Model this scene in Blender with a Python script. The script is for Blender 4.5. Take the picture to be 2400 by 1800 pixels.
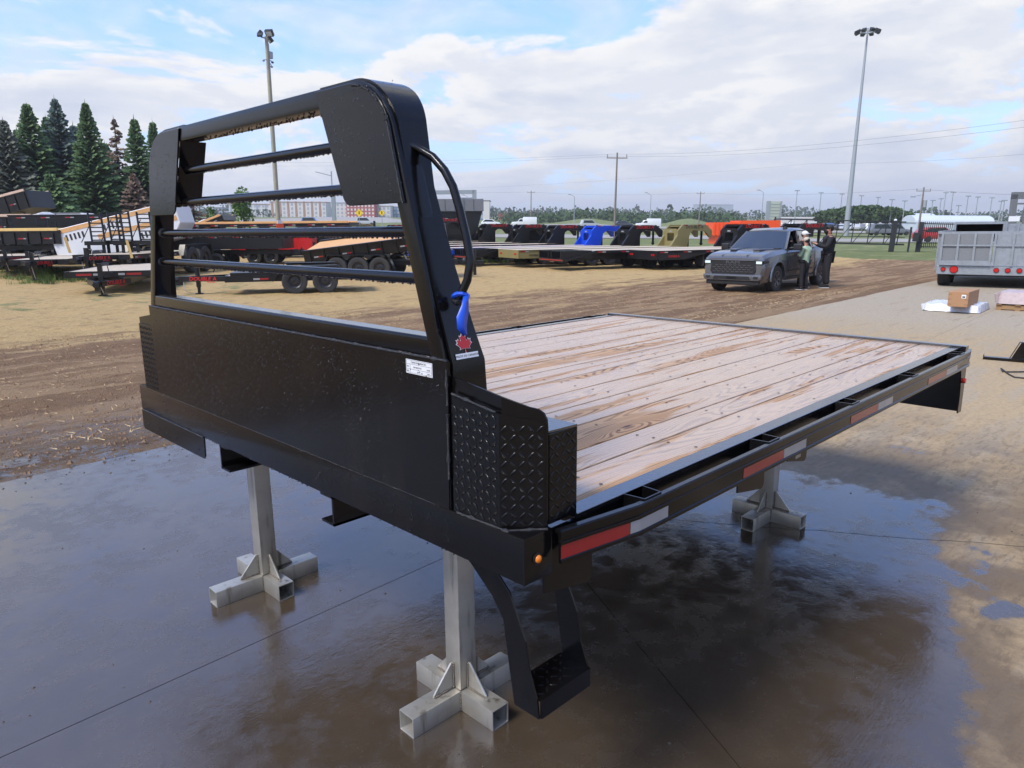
import bpy, bmesh, math, random
from mathutils import Vector, Matrix
from math import radians as R, sin, cos, pi
random.seed(7)
S = bpy.context.scene
for o in list(bpy.data.objects): bpy.data.objects.remove(o)
COL = S.collection
# ------------------------------------------------------------------ camera
CAM = Vector((-1.0483, -1.0147, 1.6))
FW = Vector((0.69160, 0.69099, -0.21029)); RT = Vector((0.70541, -0.70875, -0.00893)); UPV = Vector((0.15521, 0.14216, 0.97760))
FPX = 1695.9
cd = bpy.data.cameras.new('camera'); cam = bpy.data.objects.new('camera', cd); COL.objects.link(cam)
cd.sensor_width = 36; cd.lens = FPX/2400*36; cd.clip_start = 0.05; cd.clip_end = 9000
M = Matrix((RT, UPV, -FW)).transposed().to_4x4(); M.translation = CAM; cam.matrix_world = M
S.camera = cam
# ------------------------------------------------------------------ sun and sky
SUN_AZ, SUN_EL = R(176), R(50)          # direction towards the sun, azimuth measured from +x
sd = bpy.data.lights.new('sun', 'SUN'); sd.energy = 2.0; sd.angle = R(18); sd.color = (1, .93, .80)
sun = bpy.data.objects.new('sun', sd); COL.objects.link(sun)
sv = Vector((cos(SUN_EL)*cos(SUN_AZ), cos(SUN_EL)*sin(SUN_AZ), sin(SUN_EL)))
sun.rotation_euler = sv.to_track_quat('Z', 'Y').to_euler()
W = bpy.data.worlds.new('World'); S.world = W; W.use_nodes = True
def world():
    nt = W.node_tree; N = nt.nodes; L = nt.links; N.clear()
    def nd(t, **k):
        n = N.new(t)
        for a, b in k.items(): setattr(n, a, b)
        return n
    def mth(op, a, b=None, clamp=False):
        n = nd('ShaderNodeMath', operation=op, use_clamp=clamp)
        for i, v in enumerate((a, b)):
            if v is None: continue
            if isinstance(v, (int, float)): n.inputs[i].default_value = v
            else: L.new(v, n.inputs[i])
        return n.outputs[0]
    def mixc(f, a, b):
        n = nd('ShaderNodeMix', data_type='RGBA')
        for s, v in ((n.inputs[0], f), (n.inputs[6], a), (n.inputs[7], b)):
            if isinstance(v, (tuple, float, int)): s.default_value = v
            else: L.new(v, s)
        return n.outputs[2]
    def ss(v, a, b, c=0., d=1.):
        n = nd('ShaderNodeMapRange', interpolation_type='SMOOTHSTEP'); L.new(v, n.inputs[0])
        for i, q in enumerate((a, b, c, d)): n.inputs[1+i].default_value = q
        return n.outputs[0]
    sky = nd('ShaderNodeTexSky', sky_type='NISHITA', sun_disc=False, sun_elevation=SUN_EL, sun_rotation=R(90)-SUN_AZ, air_density=1.0, dust_density=.6, ozone_density=2.2)
    tc = nd('ShaderNodeTexCoord'); sep = nd('ShaderNodeSeparateXYZ'); L.new(tc.outputs['Generated'], sep.inputs[0])
    z = mth('MAXIMUM', sep.outputs[2], 0.0)
    zz = mth('ADD', z, 0.16)
    px = mth('DIVIDE', sep.outputs[0], zz); py = mth('DIVIDE', sep.outputs[1], zz)
    def noise(scale, det, rough, off, dist=0., zs=1.0):
        cb = nd('ShaderNodeCombineXYZ')
        L.new(mth('ADD', px, off[0]), cb.inputs[0]); L.new(mth('ADD', py, off[1]), cb.inputs[1]); L.new(mth('MULTIPLY', z, zs), cb.inputs[2])
        n = nd('ShaderNodeTexNoise'); L.new(cb.outputs[0], n.inputs['Vector'])
        n.inputs['Scale'].default_value = scale; n.inputs['Detail'].default_value = det; n.inputs['Roughness'].default_value = rough; n.inputs['Distortion'].default_value = dist
        return n.outputs[0]
    OFF = (CLX, CLY)
    big = noise(1.15, 9, .60, OFF, .25, 1.6)
    shifted = noise(1.15, 9, .60, (OFF[0]+.07*cos(SUN_AZ), OFF[1]+.07*sin(SUN_AZ)), .25, 1.9)
    grey = noise(.9, 4, .5, (OFF[0]+7.3, OFF[1]+2.1), 0, 1.5)
    wisp = noise(2.6, 6, .6, (OFF[0]-3, OFF[1]+5), .6, 1)
    # cover: bright haze low down, broken cumulus above, open blue higher up
    lowf = ss(z, 0.02, .44, .105, -.075)
    cov = mth('ADD', big, lowf)
    dens = ss(cov, CL0, CL1)
    veil = mth('MULTIPLY', mth('MULTIPLY', ss(wisp, .34, .74), .60), ss(z, .16, .42, 1., .8))
    dens2 = mth('MAXIMUM', dens, veil)
    edge = ss(mth('SUBTRACT', big, shifted), -.035, .045)
    thick = mth('MULTIPLY', ss(cov, CL1+.01, CL1+.13), ss(grey, .38, .60))
    base = mixc(edge, (.87, .895, .95, 1), (1.05, 1.04, 1.02, 1))
    shade = mixc(mth('MULTIPLY', thick, .75), base, (.62, .69, .84, 1))
    skym = nd('ShaderNodeMix', data_type='RGBA', blend_type='MULTIPLY'); skym.inputs[0].default_value = 1
    L.new(sky.outputs[0], skym.inputs[6]); skym.inputs[7].default_value = (SKM[0]/.12, SKM[1]/.12, SKM[2]/.12, 1)
    # the background runs at strength .12; clouds are given as radiance / .12
    cl = nd('ShaderNodeMix', data_type='RGBA', blend_type='MULTIPLY'); cl.inputs[0].default_value = 1
    L.new(shade, cl.inputs[6]); cl.inputs[7].default_value = (CLB/.12, CLB/.12, CLB/.12, 1)
    skyp = mixc(ss(z, .05, .45, .45, .0), skym.outputs[2], (.23/.12, .32/.12, .48/.12, 1))
    c = mixc(dens2, skyp, cl.outputs[2])
    hz = ss(z, 0.0, .10, .70, 0.0)
    c = mixc(hz, c, (.76*CLB/.12, .82*CLB/.12, .92*CLB/.12, 1))
    bg = nd('ShaderNodeBackground'); bg.inputs[1].default_value = .12; L.new(c, bg.inputs[0])
    out = nd('ShaderNodeOutputWorld'); L.new(bg.outputs[0], out.inputs[0])
CLX, CLY, CL0, CL1, CLB = 26., 27., .475, .545, .475
SKM = (.102, .124, .172)
world()
W.cycles.sampling_method = 'MANUAL'; W.cycles.sample_map_resolution = 1024
S.view_settings.view_transform = 'Standard'; S.view_settings.look = 'None'; S.view_settings.gamma = 1; S.view_settings.use_curve_mapping = False
S.view_settings.exposure = 1.06
S.render.engine = 'CYCLES'; S.cycles.max_bounces = 6; S.cycles.transparent_max_bounces = 8
S.cycles.caustics_reflective = False; S.cycles.caustics_refractive = False

# ------------------------------------------------------------------ the lie of the land
GS = .022                                 # the plain rises very slightly away from the slab
def gz(x, y):
    t = max(0., min(1., (y-(4.56+.03*x))/3.2)); return -.4*t*t*(3-2*t)+GS*max(0., y-30)
def g2(u, v):
    """ground point seen at a photo pixel (2400x1800)"""
    d = (FW*FPX + RT*(u-1200) - UPV*(v-900)).normalized(); k = 1.
    while k < 2500:
        q = CAM+d*k
        if q.z <= gz(q.x, q.y): break
        k *= 1.03
    a, b = k/1.03, k
    for _ in range(24):
        m_ = (a+b)/2; q = CAM+d*m_
        if q.z <= gz(q.x, q.y): b = m_
        else: a = m_
    return CAM+d*b
def far_pt(u, dist):
    d = FW*FPX + RT*(u-1200) - UPV*(515-900); d = Vector((d.x, d.y, 0)).normalized()
    p = Vector((CAM.x, CAM.y, 0)) + d*dist; p.z = gz(p.x, p.y); return p
def hgt(v, u, dist):
    """height above the ground of pixel row v at that distance"""
    d = FW*FPX + RT*(u-1200) - UPV*(v-900); k = dist/math.hypot(d.x, d.y); p = CAM + d*k
    return p.z - gz(p.x, p.y)
TILT = Matrix.Rotation(math.atan(GS), 4, 'X')

# ------------------------------------------------------------------ mesh collector
class MB:
    def __init__(s): s.v = []; s.f = []; s.m = None
    def add(s, vs, fs, M=None):
        n = len(s.v)
        if M is not None: vs = [M @ Vector(v) for v in vs]
        s.v += [tuple(v) for v in vs]; s.f += [tuple(n+i for i in f) for f in fs]; return s
    def box(s, x0, y0, z0, x1, y1, z1, M=None):
        return s.add([(x0,y0,z0),(x1,y0,z0),(x1,y1,z0),(x0,y1,z0),(x0,y0,z1),(x1,y0,z1),(x1,y1,z1),(x0,y1,z1)],
                     [(0,3,2,1),(4,5,6,7),(0,1,5,4),(1,2,6,5),(2,3,7,6),(3,0,4,7)], M)
    def prism(s, pts, ax, a, b, M=None):
        n = len(pts)
        def p3(p, t):
            return (t, p[0], p[1]) if ax == 'x' else (p[0], t, p[1]) if ax == 'y' else (p[0], p[1], t)
        A = sum(pts[i][0]*pts[(i+1) % n][1]-pts[(i+1) % n][0]*pts[i][1] for i in range(n))
        if (A < 0) != (ax == 'y'): pts = pts[::-1]
        if a > b: a, b = b, a
        vs = [p3(p, a) for p in pts]+[p3(p, b) for p in pts]
        fs = [tuple(range(n))[::-1], tuple(range(n, 2*n))]+[(i, (i+1) % n, n+(i+1) % n, n+i) for i in range(n)]
        return s.add(vs, fs, M)
    def ring(s, outer, inner, ax, a, b, M=None):
        """prism between two outlines with the same number of points (a plate with a hole)"""
        n = len(outer)
        def p3(p, t):
            return (t, p[0], p[1]) if ax == 'x' else (p[0], t, p[1]) if ax == 'y' else (p[0], p[1], t)
        vs = [p3(p, t) for t in (a, b) for q in (outer, inner) for p in q]
        fs = []
        for i in range(n):
            j = (i+1) % n
            fs += [(i, j, n+j, n+i), (2*n+i, 3*n+i, 3*n+j, 2*n+j), (i, 2*n+i, 2*n+j, j), (n+i, n+j, 3*n+j, 3*n+i)]
        return s.add(vs, fs, M)
    def tube(s, path, r, n=8, closed=False, caps=True, M=None, up=(0,0,1)):
        path = [Vector(p) for p in path]; k = len(path); base = len(s.v); vs = []; fs = []
        rr = r if isinstance(r, (list, tuple)) else [r]*k
        prev = None
        for i, p in enumerate(path):
            a = path[i-1] if (i > 0 or closed) else p; b = path[(i+1) % k] if (i < k-1 or closed) else p
            t = (b-a).normalized()
            if prev is None:
                u = t.cross(Vector(up))
                if u.length < 1e-3: u = t.cross(Vector((1,0,0)))
            else: u = prev - t*prev.dot(t)
            u.normalize(); prev = u; w = t.cross(u)
            vs += [p + (u*cos(2*pi*j/n) + w*sin(2*pi*j/n))*rr[i] for j in range(n)]
        for i in range(k if closed else k-1):
            for j in range(n):
                a = i*n+j; b = i*n+(j+1) % n; c = ((i+1) % k)*n+(j+1) % n; d = ((i+1) % k)*n+j
                fs.append((a, b, c, d))
        if caps and not closed: fs += [tuple(range(n))[::-1], tuple(range((k-1)*n, k*n))]
        return s.add(vs, fs, M)
    def cyl(s, p0, p1, r, n=12, r2=None, M=None): return s.tube([p0, p1], [r, r if r2 is None else r2], n, M=M)
    def bar(s, p0, p1, w, h, M=None, up=(0,0,1)):
        p0, p1 = Vector(p0), Vector(p1); t = (p1-p0).normalized(); u = t.cross(Vector(up))
        if u.length < 1e-3: u = t.cross(Vector((1,0,0)))
        u.normalize(); q = u.cross(t); vs = []
        for p in (p0, p1):
            for a, b in ((-1,-1),(1,-1),(1,1),(-1,1)): vs.append(p+u*a*w/2+q*b*h/2)
        return s.add(vs, [(0,1,2,3),(7,6,5,4),(0,4,5,1),(1,5,6,2),(2,6,7,3),(3,7,4,0)], M)
    def ball(s, c, r, n=6, m=4, M=None, sc=(1,1,1)):
        vs = [(c[0], c[1], c[2]+r*sc[2])]; fs = []
        for i in range(1, m):
            for j in range(n):
                a = pi*i/m; b = 2*pi*j/n
                vs.append((c[0]+r*sc[0]*sin(a)*cos(b), c[1]+r*sc[1]*sin(a)*sin(b), c[2]+r*sc[2]*cos(a)))
        vs.append((c[0], c[1], c[2]-r*sc[2])); e = len(vs)-1
        for j in range(n):
            fs.append((0, 1+j, 1+(j+1) % n)); fs.append((e, e-n+(j+1) % n, e-n+j))
        for i in range(m-2):
            for j in range(n):
                a = 1+i*n+j; b = 1+i*n+(j+1) % n; fs.append((a, a+n, b+n, b))
        return s.add(vs, fs, M)
    def build(s, name, mat, parent=None, bevel=0, smooth=0, seg=1, fix=False, kind=None):
        me = bpy.data.meshes.new(name); me.from_pydata(s.v, [], s.f); me.validate()
        if fix or bevel:
            bm = bmesh.new(); bm.from_mesh(me)
            if fix: bmesh.ops.recalc_face_normals(bm, faces=bm.faces)
            if bevel:
                es = [e for e in bm.edges if len(e.link_faces) == 2 and e.calc_face_angle(0) > .5]
                bmesh.ops.bevel(bm, geom=es, offset=bevel, segments=seg, affect='EDGES', profile=.6, clamp_overlap=True)
            bm.to_mesh(me); bm.free()
        if smooth:
            me.shade_smooth(); me.set_sharp_from_angle(angle=R(smooth))
        o = bpy.data.objects.new(name, me); COL.objects.link(o)
        if mat: me.materials.append(mat)
        if parent: o.parent = parent; reg(o, parent)
        if kind: o['kind'] = kind
        return o
CH = {}
def reg(o, parent):
    CH.setdefault(parent.name, []).append(o)
def empty(name, loc=(0,0,0), rz=0, tilt=False, label=None, cat=None, group=None):
    o = bpy.data.objects.new(name, None); COL.objects.link(o); o.empty_display_size = .1
    Mx = Matrix.Translation(loc) @ (TILT if tilt else Matrix.Identity(4)) @ Matrix.Rotation(rz, 4, 'Z')
    o.matrix_world = Mx
    if label: tag(o, label, cat, group)
    return o
def tag(o, label, cat, group=None):
    o['label'] = label; o['category'] = cat
    if group: o['group'] = group
    return o
def dup(o, loc=None, rz=0, label=None, group=None, tilt=True, parent=None, keep=None):
    c = o.copy(); COL.objects.link(c)
    if parent is not None: c.parent = parent; reg(c, parent)
    else: c.matrix_world = Matrix.Translation(loc) @ (TILT if tilt else Matrix.Identity(4)) @ Matrix.Rotation(rz, 4, 'Z') @ Matrix.Diagonal((*o.scale, 1))
    if label: c['label'] = label
    if group: c['group'] = group
    for ch in list(CH.get(o.name, [])):
        if keep and not keep(ch): continue
        dup(ch, parent=c)
    return c
TXT = {}
def lettering(name, s, size, mat, parent, Mx, ext=.001, align='CENTER', sx=1.0, shear=0.0):
    key = (s, size, ext, shear, mat.name)
    if key not in TXT:
        cu = bpy.data.curves.new(name, 'FONT'); cu.body = s; cu.size = size; cu.extrude = ext; cu.align_x = align; cu.align_y = 'CENTER'; cu.shear = shear; cu.resolution_u = 2
        o = bpy.data.objects.new(name, cu); COL.objects.link(o); bpy.context.view_layer.update()
        me = bpy.data.meshes.new_from_object(o.evaluated_get(bpy.context.evaluated_depsgraph_get())); bpy.data.objects.remove(o)
        me.materials.clear(); me.materials.append(mat); TXT[key] = me
    o = bpy.data.objects.new(name, TXT[key]); COL.objects.link(o)
    if parent: o.parent = parent; reg(o, parent)
    o.matrix_local = Mx @ Matrix.Diagonal((sx, 1, 1, 1)); return o
def fmat(loc, xdir, ydir):
    """frame whose local x runs along xdir and local y along ydir (for flat lettering)"""
    x = Vector(xdir).normalized(); y = Vector(ydir).normalized(); z = x.cross(y)
    m = Matrix((x, y, z)).transposed().to_4x4(); m.translation = Vector(loc); return m

# ------------------------------------------------------------------ materials
class NT:
    def __init__(s, name):
        s.mat = bpy.data.materials.new(name); s.mat.use_nodes = True; s.t = s.mat.node_tree
        s.b = s.t.nodes['Principled BSDF']; s.tc = s.n('ShaderNodeTexCoord')
        s.geo = s.n('ShaderNodeNewGeometry')
    def n(s, t, **k):
        x = s.t.nodes.new(t)
        for a, b in k.items(): setattr(x, a, b)
        return x
    def put(s, sock, v):
        if hasattr(v, 'is_linked'): s.t.links.new(v, sock)
        elif isinstance(v, tuple) and len(v) == 3 and sock.type == 'RGBA': sock.default_value = (*v, 1)
        else: sock.default_value = v
    def m(s, op, a, b=0., c=None, clamp=False):
        x = s.n('ShaderNodeMath', operation=op, use_clamp=clamp); s.put(x.inputs[0], a); s.put(x.inputs[1], b)
        if c is not None: s.put(x.inputs[2], c)
        return x.outputs[0]
    def mix(s, f, a, b, blend='MIX'):
        x = s.n('ShaderNodeMix', data_type='RGBA', blend_type=blend); s.put(x.inputs[0], f); s.put(x.inputs[6], a); s.put(x.inputs[7], b); return x.outputs[2]
    def mf(s, f, a, b):
        x = s.n('ShaderNodeMix', data_type='FLOAT'); s.put(x.inputs[0], f); s.put(x.inputs[2], a); s.put(x.inputs[3], b); return x.outputs[0]
    def ss(s, v, a, b, c=0., d=1.):
        x = s.n('ShaderNodeMapRange', interpolation_type='SMOOTHSTEP'); s.put(x.inputs[0], v)
        for i, q in enumerate((a, b, c, d)): s.put(x.inputs[1+i], q)
        return x.outputs[0]
    def map(s, src, scale=(1,1,1), rot=(0,0,0), loc=(0,0,0)):
        x = s.n('ShaderNodeMapping'); s.put(x.inputs[0], src); x.inputs[1].default_value = loc; x.inputs[2].default_value = rot; x.inputs[3].default_value = scale; return x.outputs[0]
    def noise(s, vec, scale, det=4, rough=.55, dist=0., out=0):
        x = s.n('ShaderNodeTexNoise'); s.put(x.inputs['Vector'], vec); x.inputs['Scale'].default_value = scale; x.inputs['Detail'].default_value = det
        x.inputs['Roughness'].default_value = rough; x.inputs['Distortion'].default_value = dist; return x.outputs[out]
    def vor(s, vec, scale, feat='F1', out=0):
        x = s.n('ShaderNodeTexVoronoi', feature=feat); s.put(x.inputs['Vector'], vec); x.inputs['Scale'].default_value = scale; return x.outputs[out]
    def bump(s, h, strength=.3, dist=.01, prev=None):
        x = s.n('ShaderNodeBump'); s.put(x.inputs['Strength'], strength); x.inputs['Distance'].default_value = dist; s.put(x.inputs['Height'], h)
        if prev: s.put(x.inputs['Normal'], prev)
        return x.outputs[0]
    def set(s, **k):
        nm = dict(col='Base Color', rough='Roughness', metal='Metallic', ior='IOR', nor='Normal', coat='Coat Weight', coatr='Coat Roughness', coatior='Coat IOR', spec='Specular IOR Level', emc='Emission Color', ems='Emission Strength', trans='Transmission Weight', alpha='Alpha')
        for a, b in k.items(): s.put(s.b.inputs[nm[a]], b)
        return s.mat
    @property
    def pos(s): return s.geo.outputs['Position']
    @property
    def obj(s): return s.tc.outputs['Object']
    def rnd(s): return s.n('ShaderNodeObjectInfo').outputs['Random']
def simple(name, col, rough=.5, metal=0., var=.18, scale=6., bump=0., spec=.5, coat=0., **k):
    t = NT(name); f = t.noise(t.obj, scale, 5, .6)
    c = t.mix(f, tuple(x*(1-var) for x in col), tuple(min(1, x*(1+var)) for x in col))
    a = dict(col=c, rough=t.mf(f, rough*.85, min(1, rough*1.15)), metal=metal, spec=spec, coat=coat)
    if bump: a['nor'] = t.bump(t.noise(t.obj, scale*12, 4), bump, .003)
    a.update(k); return t.set(**a)
# ------------------------------------------------------------------ ground
from mathutils import noise as MN
def fn(x, y, z=0.): return MN.noise(Vector((x, y, z)))
def edge_y(x): return 4.56 + .03*x + .05*fn(x*.7, 3.1)
def joint_y(x): return 1.545 + .043*x

def concrete_mat():
    t = NT('wet_concrete'); P = t.pos; sp = t.n('ShaderNodeSeparateXYZ'); t.put(sp.inputs[0], P); X, Y = sp.outputs[0], sp.outputs[1]
    n1 = t.noise(P, 1.6, 7, .62); n2 = t.noise(P, 9, 6, .6); fine = t.noise(P, 60, 5, .65); peel = t.noise(P, 34, 3, .6)
    drag = t.noise(t.map(P, scale=(.55, 3.2, 1), rot=(0,0,R(45))), 1.5, 7, .62, .4)   # streaks dragged across the slab by tyres
    # wet area: round the bed, ragged edge
    f = t.m('ADD', t.m('SUBTRACT', 3.5, X), t.m('MULTIPLY', t.m('MINIMUM', t.m('SUBTRACT', Y, .02), 0.), 3.3))
    f = t.m('ADD', f, t.m('MULTIPLY', t.m('SUBTRACT', n1, .5), 1.3))
    f = t.m('ADD', f, t.m('MULTIPLY', t.m('SUBTRACT', n2, .5), .8))
    iso = t.m('MULTIPLY', t.m('SUBTRACT', t.noise(P, 1.15, 6, .6), .645), 9.)
    f = t.m('MAXIMUM', f, t.m('MINIMUM', iso, t.m('ADD', f, 1.3)))
    wet = t.ss(f, -.1, .16); damp = t.ss(f, -1.5, .4)
    sand = t.m('MULTIPLY', t.ss(t.m('ADD', X, t.m('MULTIPLY', drag, 4.)), 12., 15.5, 1., .25), t.ss(drag, .38, .54, .5, 1.))
    near_mud = t.m('MULTIPLY', t.ss(X, 6.5, 3., 0., 1.), t.ss(n1, .36, .54))
    grey = t.mix(n2, (.29, .25, .19), (.41, .36, .275))
    beige = t.mix(drag, (.29, .20, .105), (.47, .36, .21))
    dry = t.mix(sand, grey, beige)
    dry = t.mix(t.m('MULTIPLY', t.ss(drag, .56, .74), .55), dry, (.13, .085, .05))
    dry = t.mix(t.m('MULTIPLY', near_mud, .9), dry, (.15, .108, .066))
    dry = t.mix(t.m('MULTIPLY', t.m('MULTIPLY', t.ss(t.noise(t.map(P, scale=(2, 9, 1), rot=(0,0,R(42))), 3., 6, .7), .5, .62), .5), t.ss(X, 7., 4.5, .12, 1.)), dry, (.12, .082, .05))
    dry = t.mix(t.m('MULTIPLY', damp, .5), dry, (.10, .07, .045))
    wetc = t.mix(t.noise(P, 3.1, 7, .65), (.034, .024, .015), (.088, .066, .046))
    wetc = t.mix(t.m('MULTIPLY', t.ss(fine, .56, .72), .22), wetc, (.13, .10, .075))
    dry = t.mix(t.m('MULTIPLY', t.ss(t.noise(P, 24, 7, .72), .44, .66), .35), dry, (.13, .095, .06))
    col = t.mix(wet, dry, wetc)
    # standing water against thin film
    film = t.ss(t.m('ADD', t.m('MULTIPLY', n2, .45), t.m('MULTIPLY', n1, .55)), .42, .56)
    bx = t.bump(t.m('ADD', fine, t.m('MULTIPLY', peel, .8)), .6, .006)
    broom = t.noise(t.map(P, scale=(5, 90, 1), rot=(0,0,R(38))), 1.3, 3, .6)
    hw = t.m('ADD', t.m('ADD', t.m('MULTIPLY', fine, t.mf(film, .9, .25)), t.m('MULTIPLY', peel, t.mf(film, 1.2, .8))), t.m('MULTIPLY', broom, t.mf(film, .9, .3)))
    wn = t.bump(hw, .26, .0026, t.bump(n2, .12, .004))
    mixn = t.n('ShaderNodeMix', data_type='VECTOR'); t.put(mixn.inputs[0], wet); t.put(mixn.inputs[4], bx); t.put(mixn.inputs[5], wn)
    rough = t.mf(wet, t.mf(damp, .85, .45), t.mf(film, .30, .13))
    return t.set(col=col, rough=rough, ior=t.mf(wet, 1.4, 2.0), nor=mixn.outputs[1])
CONC = concrete_mat()
def slab(pts):
    m = MB(); m.prism(pts, 'z', -.16, 0.)
    return m.build('concrete_slab', CONC, PAV, )
PAV = empty('pavement'); PAV['kind'] = 'structure'
g = .002
def above(x0, x1, sl0=0., sl1=0.):
    n = max(2, int((x1-x0)/.5)); xs = [x0+(x1-x0)*i/n for i in range(n+1)]
    xs[0] += g; xs[-1] -= g
    bot = [(x+sl, joint_y(x)+g) for x, sl in ((xs[0], 0), (xs[-1], 0))]
    top = [(x, edge_y(x)) for x in xs]
    slab(bot + top[::-1])
cut = [-14, -8, -3.2, 1.7, 5.42, 10.2, 15., 20., 25., 30., 36., 44.]
for a, b in zip(cut, cut[1:]): above(a, b)
def xj(y, c):                               # the two near joints are not square to the slab
    return 1.70+.54*(y-joint_y(1.7)) if c == 1 else 5.40+.03*(y-joint_y(5.4))
def below(pa, pb, y1):
    slab([pa(y1), pb(y1), pb(None), pa(None)])
def edgef(fn_, sgn):
    def q(y):
        if y is None:
            x = fn_(1.7); return (x+sgn*g, joint_y(x)-g)
        return (fn_(y)+sgn*g, y)
    return q
L1 = lambda y: 1.70+.54*(y-1.618); L2 = lambda y: 5.42
cs = [lambda y: -8., lambda y: -3.2+.1*(y-1.4), L1, L2, lambda y: 10.2, lambda y: 15., lambda y: 20., lambda y: 25., lambda y: 32., lambda y: 44.]
for a, b in zip(cs, cs[1:]): below(edgef(a, 1), edgef(b, -1), -3.6)
for a, b in ((-8, 0), (0, 6), (6, 12), (12, 20), (20, 30), (30, 44)): slab([(a+g, -12), (b-g, -12), (b-g, -3.6-g), (a+g, -3.6-g)])
m = MB(); m.box(-14, -12, -.02, 44, 4.3, -.0065); m.build('joint_filler', simple('joint_grime', (.035, .026, .018), .7), PAV)
# hairline crack that wanders off from under the bed
m = MB(); p = [(2.02, 1.42), (2.15, 1.2), (2.24, 1.08), (2.42, .78), (2.58, .52), (2.72, .32), (2.83, .12), (2.95, -.06), (3.09, -.27), (3.4, -.8), (3.75, -1.4)]
q = []
for i in range(len(p)-1):
    for k in range(6):
        f = k/6; x = p[i][0]*(1-f)+p[i+1][0]*f; y = p[i][1]*(1-f)+p[i+1][1]*f; q.append((x+.012*fn(x*14, y*9), y+.012*fn(y*17, x*5)))
for i in range(len(q)-1):
    (x0, y0), (x1, y1) = q[i], q[i+1]; w = .0012+.0008*fn(i*.7, 2)
    m.add([(x0-w, y0-w, .0012), (x0+w, y0+w, .0012), (x1+w, y1+w, .0012), (x1-w, y1-w, .0012)], [(0, 1, 2, 3)])
m.build('crack', simple('crack_dark', (.008, .006, .005), .8), PAV)

def dirt_mat():
    t = NT('yard_dirt'); P = t.pos; sp = t.n('ShaderNodeSeparateXYZ'); t.put(sp.inputs[0], P)
    at = t.n('ShaderNodeAttribute', attribute_name='zone'); sc = t.n('ShaderNodeSeparateColor'); t.put(sc.inputs[0], at.outputs[0]); straw, grass, wetz = sc.outputs
    n1 = t.noise(P, .55, 6, .6); n2 = t.noise(P, 3.2, 7, .65); fine = t.noise(P, 22, 7, .72); vf = t.noise(P, 85, 4, .7)
    rut = t.noise(t.map(P, scale=(.22, 2.0, 1), rot=(0,0,R(45))), 1., 7, .6, .5)
    dirt = t.mix(n2, (.135, .074, .034), (.26, .155, .078)); dirt = t.mix(t.ss(rut, .44, .58), dirt, (.31, .20, .105))
    st = t.mix(fine, (.26, .16, .06), (.66, .47, .21)); st = t.mix(t.ss(vf, .5, .7), st, (.75, .56, .27))
    sm = t.ss(t.m('ADD', straw, t.m('MULTIPLY', t.m('SUBTRACT', t.m('ADD', t.m('MULTIPLY', n1, .5), t.m('MULTIPLY', rut, .5)), .5), 2.2)), .35, .75)
    flecks = t.m('MULTIPLY', t.ss(vf, .56, .66), t.ss(n2, .42, .58, .15, .6))
    c = t.mix(sm, t.mix(flecks, dirt, (.46, .32, .16)), t.mix(t.m('MULTIPLY', t.ss(n2, .5, .7), .5), st, (.2, .125, .06)))
    gr = t.mix(n2, (.085, .115, .035), (.20, .22, .075)); gr = t.mix(t.ss(n1, .5, .7), gr, (.27, .26, .11))
    gm = t.ss(t.m('ADD', grass, t.m('MULTIPLY', t.m('SUBTRACT', t.noise(P, 1.1, 6, .65), .5), 1.6)), .4, .62)
    c = t.mix(gm, c, gr)
    pud = t.m('MULTIPLY', wetz, t.ss(t.m('ADD', t.m('ADD', t.m('MULTIPLY', fine, .35), t.m('MULTIPLY', n2, .35)), t.m('MULTIPLY', n1, .3)), .52, .46))
    c = t.mix(t.m('MULTIPLY', wetz, .55), c, (.07, .042, .024)); c = t.mix(pud, c, (.035, .024, .016))
    nb = t.bump(t.m('ADD', fine, t.m('MULTIPLY', vf, .4)), 1., .05, t.bump(rut, .9, .12, t.bump(n2, .6, .06)))
    mixn = t.n('ShaderNodeMix', data_type='VECTOR'); t.put(mixn.inputs[0], t.m('MULTIPLY', pud, .93)); t.put(mixn.inputs[4], nb); t.put(mixn.inputs[5], t.geo.outputs['Normal'])
    return t.set(col=c, rough=t.mf(pud, .82, .12), ior=t.mf(pud, 1.35, 1.8), nor=mixn.outputs[1])
def lerp_tab(tab, v):
    if v <= tab[0][0]: return tab[0][1]
    for (a, p), (b, q) in zip(tab, tab[1:]):
        if v <= b: return p+(q-p)*(v-a)/(b-a)
    return tab[-1][1]
YARD = [(-40, 60), (5, 48), (12, 47), (20, 50), (32, 58), (45, 66), (60, 72), (90, 80), (130, 80)]     # yard's outer limit by azimuth
def hill(x, y):
    r = math.hypot(x-CAM.x, y-CAM.y); az = math.degrees(math.atan2(y-CAM.y, x-CAM.x))
    h = 0.
    if r > 110:
        k = min(1, (r-110)/250); h += k*1.6*(fn(x*.006, y*.006)+.15)*1.6
        h += 2.6*math.exp(-((az-39)/2.3)**2)*math.exp(-((r-330)/60)**2) + 3.0*math.exp(-((az-31.5)/1.6)**2)*math.exp(-((r-300)/50)**2)
    if r > 900: h += (r-900)*.004
    return h
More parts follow.
